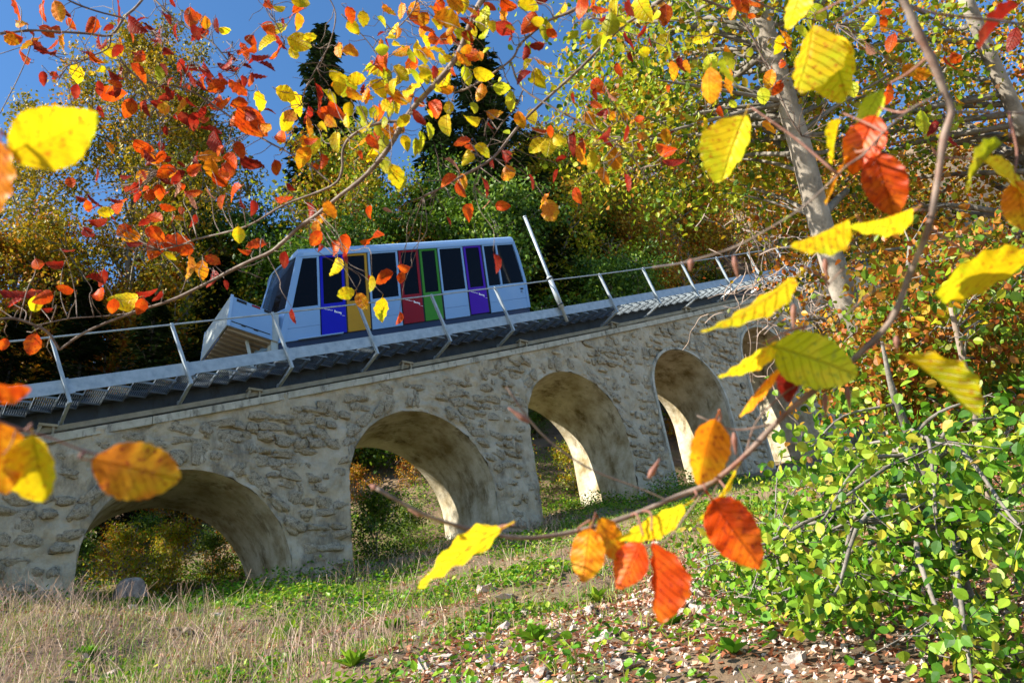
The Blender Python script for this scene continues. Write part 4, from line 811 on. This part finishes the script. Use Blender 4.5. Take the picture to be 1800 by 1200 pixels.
# a bough: name, label, depth, list of (polyline in pixels, first radius px, last radius px)
BG = [
 ('beech_bough', 'main bare bough sweeping from the top middle down to the left railing post', 2.0, [
   ([(870, -25), (838, 15), (800, 105), (735, 180), (710, 212), (690, 250), (660, 290), (630, 320), (600, 342), (560, 375), (523, 402), (480, 440), (430, 463), (357, 501), (300, 528), (231, 550), (151, 583), (104, 615)], 11, 4),
   ([(710, 212), (660, 218), (620, 238), (603, 263), (601, 300), (583, 327), (500, 360), (433, 398), (347, 420), (320, 430), (280, 440)], 6, 2.5),
   ([(104, 615), (85, 585), (60, 571), (25, 560), (-15, 562)], 5, 4), ([(231, 550), (180, 556), (120, 560), (60, 573)], 2, 2)], 'twig'),
 ('beech_bough', 'thin straight bough crossing the sky right of the middle, ending above the car roof', 2.25, [
   ([(1180, -15), (1150, 10), (1087, 53), (1020, 120), (943, 190), (907, 227), (867, 277), (817, 307), (770, 333), (745, 345)], 6, 4),
   ([(1087, 53), (1140, 70), (1190, 92)], 3, 2)], 'twig'),
 ('beech_bough', 'forked bough with curved twigs at the top middle over the blue sky', 1.9, [
   ([(1050, -15), (1010, 17), (963, 37), (937, 57), (913, 80), (897, 107), (833, 150), (800, 163)], 6, 3),
   ([(897, 107), (920, 157), (993, 200), (1057, 233), (1093, 260), (1120, 287), (1145, 330)], 4, 1.5),
   ([(920, 157), (905, 190), (880, 220), (860, 253), (845, 285), (833, 327)], 2.5, 1.2),
   ([(1010, 17), (1060, 35), (1110, 20)], 2.5, 1.5), ([(1057, 233), (1085, 215), (1130, 205)], 1.5, 1)], 'twig'),
 ('beech_bough', 'forked bough with red leaves in the top left corner against the sky', 2.2, [
   ([(262, -15), (240, 12), (218, 32), (195, 62), (150, 59), (100, 56), (50, 54), (-15, 62)], 5, 4),
   ([(218, 32), (170, 20), (125, 3), (100, -15)], 3, 3), ([(195, 62), (190, 85), (165, 97), (140, 110), (110, 122), (120, 155), (126, 185)], 3, 1.5),
   ([(205, 98), (225, 122), (247, 143), (277, 200), (283, 260), (282, 300)], 4, 2), ([(247, 143), (327, 157), (397, 200), (460, 243), (533, 283), (583, 323)], 3.2, 3),
   ([(0, 95), (60, 80), (110, 105), (160, 105)], 1.5, 1.5), ([(0, 200), (40, 120), (60, 60)], 1.5, 2)], 'twig'),
 ('beech_bough', 'slender dark bough of red leaves crossing the sky at the upper left', 2.35, [
   ([(262, -10), (290, 17), (320, 43), (367, 70), (395, 100), (415, 130), (430, 160)], 4, 1.5),
   ([(320, 43), (290, 50), (262, 55)], 1.5, 1), ([(345, 60), (340, 90), (333, 120)], 1.5, 1)], 'twig'),
 ('beech_bough', 'hanging twigs with yellow and red leaves left of the middle top', 2.1, [
   ([(572, -15), (590, 25), (580, 75), (562, 110), (540, 150), (530, 185)], 2.5, 1.5), ([(600, 25), (630, 55), (655, 85), (680, 130), (700, 165)], 2, 1.5),
   ([(735, -10), (725, 20), (700, 48), (685, 50)], 3, 2), ([(480, -5), (478, 25), (490, 50), (500, 75)], 2, 1)], 'twig'),
 ('beech_bough', 'drooping leafy bough in front of the beech trunk at the upper right', 1.9, [
   ([(1190, -15), (1250, 5), (1300, 30), (1345, 110), (1370, 165), (1390, 210), (1410, 240)], 5, 2.5),
   ([(1300, -15), (1345, 10), (1400, 28), (1470, 45)], 3, 2), ([(1345, 110), (1310, 100), (1280, 105)], 2, 1), ([(1220, 15), (1236, 80), (1240, 150)], 1.5, 1)], 'twig')]
NB = [
 ('near_branch', 'blurred near branch with yellow and orange leaves curving down the right side of the photo', .85, [
   ([(1560, -40), (1590, 5), (1615, 60), (1640, 110), (1660, 160), (1672, 195), (1660, 240), (1648, 320), (1632, 400), (1600, 480), (1565, 565), (1500, 632), (1440, 680), (1380, 728), (1310, 800), (1250, 848), (1190, 872), (1110, 905), (1040, 927), (935, 945), (850, 935), (760, 910), (700, 880), (662, 858)], 16, 6),
   ([(1672, 197), (1730, 197), (1820, 200)], 5, 4), ([(1590, 10), (1650, 25), (1740, 35), (1830, 48)], 5, 5),
   ([(1657, 163), (1600, 193), (1553, 233), (1520, 270), (1487, 293), (1457, 323), (1410, 365), (1367, 393), (1290, 435), (1200, 462), (1147, 470)], 4, 3.5),
   ([(1632, 370), (1600, 372), (1553, 400), (1513, 443), (1457, 500), (1417, 572)], 4, 2.5), ([(1583, 487), (1533, 513), (1480, 560), (1430, 600)], 3.5, 2),
   ([(1175, 880), (1130, 860), (1030, 820), (950, 760), (890, 680)], 3, 3.5), ([(1250, 848), (1210, 900), (1170, 950), (1120, 960)], 4, 3),
   ([(1310, 800), (1330, 740), (1380, 690), (1420, 670)], 3, 3), ([(1360, 745), (1290, 755), (1225, 730)], 3.5, 2.5), ([(1270, 830), (1250, 880), (1245, 920)], 3, 2.5)], 'nearbark'),
 ('near_branch', 'blurred near twig with big yellow and orange leaves entering at the left edge', .62, [
   ([(-30, 235), (10, 255), (45, 278)], 3.5, 2.5), ([(10, 255), (5, 280), (-5, 300)], 2.5, 2)], 'redtwig'),
 ('near_branch', 'blurred near twig with orange and yellow leaves across the lower left edge', .6, [
   ([(-40, 725), (30, 752), (90, 770), (150, 793), (185, 800)], 4, 3), ([(30, 752), (20, 780), (5, 800)], 3, 2), ([(-40, 690), (-10, 690), (5, 688)], 3, 2)], 'redtwig')]
samples = []                                            # (bough index, px, py, depth, thing, bark)
ALLB = []
for bi, (nm, lab, dep, paths, bark) in enumerate(BG+NB):
    root = at(*paths[0][0][0], dep)[()] if False else at(paths[0][0][0][0], paths[0][0][0][1], dep); t = thing(nm, lab, 'branch', tuple(root)); ALLB.append((t, dep, bark))
    for k, (pl_, r0, r1) in enumerate(paths):
        px = smoothpath(np.array(pl_, float)) if len(pl_) > 2 else np.array(pl_, float); n = len(px)
        wob = np.cumsum(rg.normal(0, .25, (n, 2)), 0)*0; dd = dep*(1+.05*np.sin(px[:, 0]/170+bi*2)); P = at(px[:, 0]+wob[:, 0], px[:, 1], dd)
        R = np.linspace(r0, r1, n)/2*dd/F*(1+.10*rg.normal(size=n).clip(-1, 1.6))
        obj('stem' if k == 0 else 'side_branch', MB().tube(P, R, 9 if bi >= 7 else 7).mesh('stem', M[bark], True), t)
        for j in range(n): samples.append((bi, px[j, 0], px[j, 1], dd[j]))
    for _ in range(0 if bi >= 7 else 20):              # short bare twigs with buds
        s = samples[-1-rg.integers(0, min(len(samples), sum(1 for q in samples if q[0] == bi)))]
        a = rg.uniform(0, 6.28); l = rg.uniform(25, 80); Q = [(s[1], s[2])]
        for q in range(4): a += rg.normal(0, .4); Q.append((Q[-1][0]+math.cos(a)*l/4, Q[-1][1]+math.sin(a)*l/4))
        Q = np.array(Q); obj('twig', MB().tube(at(Q[:, 0], Q[:, 1], s[3]*(1+rg.normal(0, .03)*np.linspace(0, 1, 5))), np.linspace(.0013, .0007, 5), 4).mesh('twig', M['twig'], True), t)
SM = np.array(samples)
SP3 = at(SM[:, 1], SM[:, 2], SM[:, 3])
def put_leaf(px, py, ln, ang, col, d, t, w=None, tow=None, mesh=None):
    """leaf centred at a pixel, tip direction ang (0 right, 90 down), w = visible width share"""
    a = math.radians(ang); tow = rg.normal(0, .35) if tow is None else tow
    dv = math.cos(a)*RT-math.sin(a)*UP; Y = unit(dv-FW*tow); fs = math.sqrt(max(.2, 1-min(.8, abs(tow))**2))
    side = unit(np.cross(FW, Y)); nrm = np.cross(Y, side)*-1
    th = math.acos(np.clip(w if w is not None else rg.uniform(.45, 1), .05, 1))*rg.choice([-1, 1]); X = side*math.cos(th)+nrm*math.sin(th); N = np.cross(X, Y)
    if rg.random() < .5: X, N = -X, -N
    L = ln*d/F/fs/1.0; c = at(px, py, d); b = c-Y*L*.5
    o = obj('leaf', mesh, t, tuple(b)); o.rotation_euler = Matrix(np.stack([X, Y, N], 1).tolist()).to_euler(); o.scale = (L, L, L); return b-Y*L*.15
def parse(s, ox, oy, k):
    out = []
    for q in s.split(';'):
        x, y, l, c, a = q.split(','); out.append((ox+float(x)*k, oy+float(y)*k, float(l)*k, c, float(a)))
    return out
L1 = "100,40,110,R,90;305,60,130,O,80;65,200,130,R,180;250,170,90,R,20;120,305,110,R,180;210,250,90,D,10;528,225,90,D,80;290,280,40,D,90;628,45,110,D,100;700,130,130,D,50;845,190,90,D,80;815,222,50,D,100;700,200,70,R,60;595,265,120,Y,170;645,228,70,O,30;735,285,90,D,10;405,385,110,Y,80;505,388,110,Y,20;595,400,90,D,40;600,455,90,D,90;640,375,90,D,70;740,378,110,R,60;840,395,100,G,80;955,345,80,D,90;1078,360,110,D,80;235,410,80,D,80;297,400,50,D,60;402,485,90,D,95;590,495,130,R,10;685,572,120,R,100;880,505,110,D,150;960,410,80,D,80;1030,430,130,D,60;1100,430,60,D,90;1145,530,80,R,95;1140,460,110,R,170;1258,455,130,R,30;1260,548,100,R,180;1372,530,120,Y,80;998,95,120,R,100;1080,120,70,O,80;1142,135,90,D,80;1075,185,80,R,120;905,15,50,D,90;1408,20,80,D,90;1495,130,80,D,80;1560,55,90,R,180;1575,118,90,O,100;1585,10,100,Y,0;1420,152,90,R,10;1405,220,120,Y,170;1580,230,150,Y,20;1470,275,120,R,80;1485,225,90,D,70;1305,280,130,R,20;1225,300,80,D,40;1205,258,70,D,150;1305,350,70,D,10;1165,405,50,D,60;430,580,110,D,10;335,597,60,D,10;527,590,60,D,80;985,645,70,D,10;1110,690,140,D,30;1150,745,150,D,70;875,690,50,D,90;850,830,80,R,110;1320,650,130,R,70;1320,600,80,D,30;1405,665,80,O,10;1508,490,110,Y,30;1555,550,120,Y,60;1515,640,130,Y,110;1535,612,90,O,30;1630,610,90,D,80;1620,670,110,O,110;1488,730,100,R,0;1680,520,120,D,80;1740,500,120,Y,45;1770,590,120,R,70;1710,675,90,Y,10;1600,830,130,O,120;1640,745,80,R,20;1775,740,100,Y,80;1780,260,80,O,90;1110,835,140,O,10;1115,900,120,O,100;1225,845,110,R,20;1205,905,120,R,60;1310,860,120,D,40;1365,865,90,D,20;1460,885,80,R,80;940,990,110,B,80;875,955,80,D,20;1110,1030,90,B,70;1230,1010,120,R,140;1165,1060,80,R,120;1500,1045,110,R,10;1280,1075,60,D,70;1340,1090,80,D,80;1015,1065,80,B,50;885,1088,80,R,10;500,1065,80,D,60;640,1090,140,R,0;555,1120,90,Y,10;590,1140,70,D,60;500,1170,100,D,10;820,1155,110,R,30;955,1110,50,R,80;1025,1165,80,D,90;910,1165,80,D,80;420,1050,60,D,40;1535,985,60,D,60;1640,1110,110,D,60;1740,1110,120,O,80;1690,1165,100,O,70"
L2 = "55,280,130,O,60;45,80,90,R,70;115,95,90,Y,90;60,140,90,Y,80;385,82,80,R,20;210,180,50,D,150;240,225,60,D,90;440,150,100,R,60;560,115,160,O,20;520,50,130,O,10;600,20,120,O,40;655,20,90,Y,80;750,95,150,G,100;655,120,90,R,40;690,170,80,Y,90;640,190,110,G,20;560,205,100,R,170;410,260,120,Y,80;300,245,90,Y,60;500,255,100,Y,20;645,235,100,D,10;650,310,110,O,30;690,285,80,R,10;230,330,120,R,15;180,370,110,Y,20;80,420,100,Y,10;250,400,110,G,70;310,390,120,Y,50;200,460,100,Y,30;120,480,80,D,90;60,500,100,O,70;40,580,80,Y,100;30,640,80,Y,80;110,590,90,G,60;140,510,90,Y,10;180,600,90,O,80;240,560,90,Y,30;300,520,90,O,60;380,480,110,Y,20;400,400,100,G,60;450,370,110,Y,30;490,380,80,D,80;540,420,130,Y,110;650,405,110,G,80;750,385,120,Y,30;740,490,100,O,80;845,462,100,G,10;905,530,110,G,80;1010,615,90,Y,80;940,635,100,O,90;960,395,100,D,160;1045,410,120,Y,60;980,330,70,Y,150;1075,330,120,O,10;1060,150,120,G,90;1100,145,60,Y,80;895,140,80,Y,60;860,85,110,O,100;880,30,100,R,30;985,40,120,Y,20;1000,120,80,R,100;895,200,40,D,90;965,275,90,D,100;1030,240,90,D,170;500,580,130,R,30;410,620,110,D,60;570,570,80,Y,90;550,650,110,Y,100;680,630,110,Y,170;700,570,70,G,90;810,600,100,O,20;785,665,50,D,70;470,690,100,G,80;430,740,110,G,70;390,780,110,G,90;340,750,90,Y,60;250,700,120,O,60;200,700,100,R,100;160,750,90,R,80;230,870,110,G,70;290,930,140,Y,80;320,960,100,G,70;170,820,90,Y,110;100,820,50,R,120;640,755,100,R,160;675,785,60,R,90;670,830,90,Y,100;745,790,100,Y,20;590,860,100,B,20;565,945,100,R,160;640,960,100,O,80;625,1005,90,R,70;760,990,130,D,70;885,920,120,O,80;860,830,80,D,80;800,865,50,D,80;665,1125,120,R,110;765,1080,60,B,130;845,1085,50,R,20;145,1115,70,R,100;245,1110,60,B,20;570,1165,60,D,60;1000,960,80,D,60;1050,690,90,R,170;1100,695,70,R,90;1035,770,110,Y,130;1095,780,110,Y,95;1150,745,100,Y,60;1215,760,130,D,110;1280,770,100,R,80;1320,850,110,Y,80;1270,820,110,O,70;1445,840,100,O,80;1390,930,120,O,60;1510,965,110,D,80;1245,1030,100,R,70;1125,925,80,D,120;1155,830,70,D,170;1100,1110,140,O,70;1070,1060,90,O,130;1505,705,90,D,100;1305,625,90,O,80;1395,605,60,D,100;1220,520,70,D,90;1335,500,70,D,90;1410,500,110,B,90;1460,370,80,R,80;1745,860,110,D,10;1720,795,80,R,170;1580,770,60,R,30;1270,40,110,R,80;1440,40,100,Y,90;1510,30,130,D,80;1575,40,150,Y,90;1480,110,120,G,20;1410,130,130,G,110;1500,130,120,G,60;1530,300,60,D,80;1700,230,110,Y,120;1725,270,100,G,90;1755,370,110,O,80;1710,80,120,R,90;1790,340,90,D,80"
L3 = "310,20,110,R,80;380,10,80,R,60;150,330,100,G,80;160,430,130,O,85;250,310,110,G,40;240,425,130,O,100;20,355,90,O,80;460,420,110,O,100;455,680,110,O,90;520,340,60,R,90;510,235,110,Y,100;540,215,130,O,60;670,120,110,G,100;710,60,100,G,60;1105,230,100,R,90;975,260,100,B,80;1260,385,110,O,20;1400,340,110,R,80;1440,310,80,R,40;1280,630,120,G,80;1320,680,100,D,90;1420,750,130,D,60;1320,800,60,B,90;1090,500,120,R,95;1450,530,80,O,80;1740,210,110,D,100"
L4 = "650,20,110,R,160;690,50,110,O,170;820,30,120,R,20;820,100,130,R,130;930,95,120,R,10;985,125,80,R,150;900,150,70,Y,40;1258,40,100,Y,80;1010,205,130,O,80;1075,220,110,O,85;1120,175,90,R,30;1110,275,100,D,80;1195,300,60,D,80;1350,90,110,R,170;1290,125,70,R,170;1495,170,100,D,100;290,205,120,D,160;505,278,110,D,10;530,360,110,R,10;100,340,140,D,10;230,360,110,R,150;185,405,100,Y,95;80,400,90,D,140;245,435,60,D,10;670,390,150,Y,165;600,415,90,R,100;740,415,100,R,100;840,365,70,D,100;770,345,110,D,10;1545,470,90,D,80;175,612,120,R,100;20,615,70,R,100;1670,55,90,R,100;1665,10,100,O,90;1770,110,100,R,60;1775,210,120,Y,110;1690,105,60,D,80"
L5 = "15,85,110,R,90;160,70,110,R,100;20,160,70,D,100;160,295,90,Y,90;155,275,60,D,80;25,350,100,Y,160;110,390,110,O,60;210,430,130,Y,95;310,475,70,R,100;225,255,110,R,160;330,215,70,R,170;315,265,70,R,90;820,180,80,D,80"
ML = parse(L1, 0, 0, 1/3)+parse(L2, 600, 0, 1/3)+parse(L3, 1200, 0, 1/3)+parse(L4, 0, 400, 1/3)+parse(L5, 600, 400, 1/3)
# more leaves where the central bough is thickest and along the top
for (cx, cy, rx, ry, n, mix) in ((700, 120, 110, 110, 50, 'YYYGGOOR'), (650, 200, 70, 60, 14, 'YYGGOR'), (790, 60, 90, 55, 22, 'YGOOR'), (950, 30, 120, 40, 16, 'YGRD'), (1090, 50, 80, 40, 14, 'GGYD'), (250, 110, 170, 90, 40, 'RDDD'), (300, 260, 130, 90, 22, 'RDDO'), (60, 40, 80, 50, 10, 'RDO'), (200, 370, 110, 70, 14, 'RDD'), (400, 170, 90, 90, 24, 'RDD'), (480, 60, 90, 60, 8, 'RY'), (1100, 170, 120, 90, 14, 'ROYD'), (1300, 120, 140, 120, 18, 'GOYR'), (1500, 90, 120, 80, 10, 'OGR'), (100, 480, 90, 60, 5, 'RD'), (340, 330, 110, 60, 12, 'RDO'), (560, 250, 60, 60, 8, 'RYO')):
    for _ in range(n):
        a = rg.uniform(0, 6.28); q = math.sqrt(rg.random()); ML.append((cx+rx*q*math.cos(a), cy+ry*q*math.sin(a), rg.uniform(16, 36), rg.choice(list(mix)), rg.normal(75, 55)))
for (px, py, ln, c, ang) in ML:
    dd2 = (SM[:, 1]-px)**2+(SM[:, 2]-py)**2; dd2[SM[:, 0] >= 7] = 1e9; j = int(np.argmin(dd2)); bi = int(SM[j, 0]); t = ALLB[bi][0]
    d = SM[j, 3]*(1+rg.normal(0, .045)); w = rg.uniform(.3, .8) if c in 'DB' else rg.uniform(.55, 1)
    e = put_leaf(px, py, ln*.94, ang+rg.normal(0, 8), c, d, t, w, None, LV[c][rg.integers(7)])
    # its twig runs back to the bough
    p = SP3[j]; l = np.linalg.norm(e-p)
    if l < .55:
        dv = unit(e-p); m1 = p+(e-p)*.4+rg.normal(0, .07, 3)*l; m2 = p+(e-p)*.75+rg.normal(0, .06, 3)*l
        obj('twig', MB().tube(smoothpath([p, m1, m2, e]), np.linspace(.0014, .0006, 13), 4).mesh('twig', M['twig'], True), t)
# the big near leaves, one by one: pixel, length, tip angle, colour, branch, depth, width share
BIGL = [(800, 970, 178, 155, 'Y', 7, .72, .26), (1033, 975, 92, 95, 'O', 7, .78, .85), (1075, 950, 88, 60, 'O', 7, .8, .75), (1110, 993, 88, 110, 'R', 7, .76, .85), (1157, 1020, 138, 82, 'R', 7, .74, .42),
        (1293, 935, 138, 55, 'R', 7, .72, 1), (1238, 792, 118, 110, 'O', 7, .80, .95), (1325, 550, 190, 139, 'Y', 7, .74, .2), (1427, 628, 140, 15, 'G', 7, .76, .95), (1322, 640, 118, 137, 'Y', 7, .78, .2), (1328, 680, 112, 140, 'O', 7, .8, .22),
        (1392, 672, 70, 110, 'D', 7, .84, .6), (1655, 670, 160, 35, 'Y', 7, .72, .06), (1440, 415, 118, 150, 'Y', 7, .76, .35), (1548, 388, 112, 158, 'Y', 7, .74, .2), (1722, 470, 170, 172, 'Y', 7, .70, .55), (1515, 250, 105, 118, 'R', 7, .85, .75), (1556, 325, 115, 75, 'R', 7, .82, .9),
        (1465, 247, 82, 110, 'Y', 7, .86, .6), (1468, 315, 100, 122, 'O', 7, .86, .25), (1525, 192, 75, 125, 'G', 7, .88, .5), (1285, 262, 122, 112, 'Y', 7, .9, .75), (1420, 108, 135, 100, 'Y', 7, .9, .55), (1473, 120, 118, 80, 'Y', 7, .92, .75), (1400, 18, 80, 100, 'Y', 7, .95, .6),
        (1722, 287, 110, 140, 'G', 7, .76, .4), (1778, 308, 110, 20, 'Y', 7, .76, .7), (1795, 362, 90, 80, 'O', 7, .76, .8), (1275, 130, 60, 80, 'G', 7, 1.2, .7), (1748, 45, 105, 140, 'D', 7, .9, .35), (1265, 880, 120, 118, 'Y', 7, .8, .2), (1150, 928, 130, 142, 'Y', 7, .8, .2), (1290, 905, 70, 80, 'Y', 7, .85, .2), (1245, 150, 60, 95, 'O', 7, 1.2, .6),
        (95, 246, 160, -22, 'Y', 8, .55, .72), (-2, 318, 135, 95, 'O', 8, .55, .8), (235, 822, 150, 10, 'O', 9, .56, .9), (68, 825, 125, 85, 'Y', 9, .58, 1), (2, 805, 125, 85, 'O', 9, .55, .8), (5, 680, 85, 10, 'R', 9, .5, .5)]
bd = {7: .85, 8: .62, 9: .6}
for (px, py, ln, ang, c, bi, d, w) in BIGL:
    t = ALLB[bi][0]; d = bd[bi]*(1+(d-bd[bi])*.5)
    e = put_leaf(px, py, ln, ang, c, d, t, w, rg.normal(0, .08), NEAR[c][rg.integers(3)])
    m = SM[:, 0] == bi; q = np.where(m)[0]; j = q[int(np.argmin(np.linalg.norm(SP3[q]-e, axis=1)))]; p = SP3[j]; l = np.linalg.norm(e-p)
    if .005 < l < .2: obj('twig', MB().tube(smoothpath([p, p+(e-p)*.5+rg.normal(0, .08, 3)*l, e]), np.linspace(.0016, .0009, 9), 6).mesh('twig', M['redtwig'], True), t)
# buds on the near branch
t = ALLB[7][0]
for (px, py, ang, l) in [(1290, 450, 80, 40), (1215, 455, 95, 22), (1450, 455, 85, 35), (1490, 680, 85, 45), (1450, 690, 88, 45), (1140, 840, -60, 40), (745, 905, 200, 30), (930, 742, 215, 45), (1290, 760, 85, 40), (662, 858, 205, 14), (1575, 590, 85, 30), (1395, 535, 90, 45), (1405, 600, 85, 30)]:
    a = math.radians(ang); d = .85; P = at(np.array([px, px+math.cos(a)*l*.4, px+math.cos(a)*l]), np.array([py, py+math.sin(a)*l*.4, py+math.sin(a)*l]), np.full(3, d))
    obj('bud', MB().tube(smoothpath(P), np.concatenate([np.linspace(.0016, .0034, 4), np.linspace(.0032, .0006, 5)]), 6).mesh('bud', M['redtwig'], True), t)
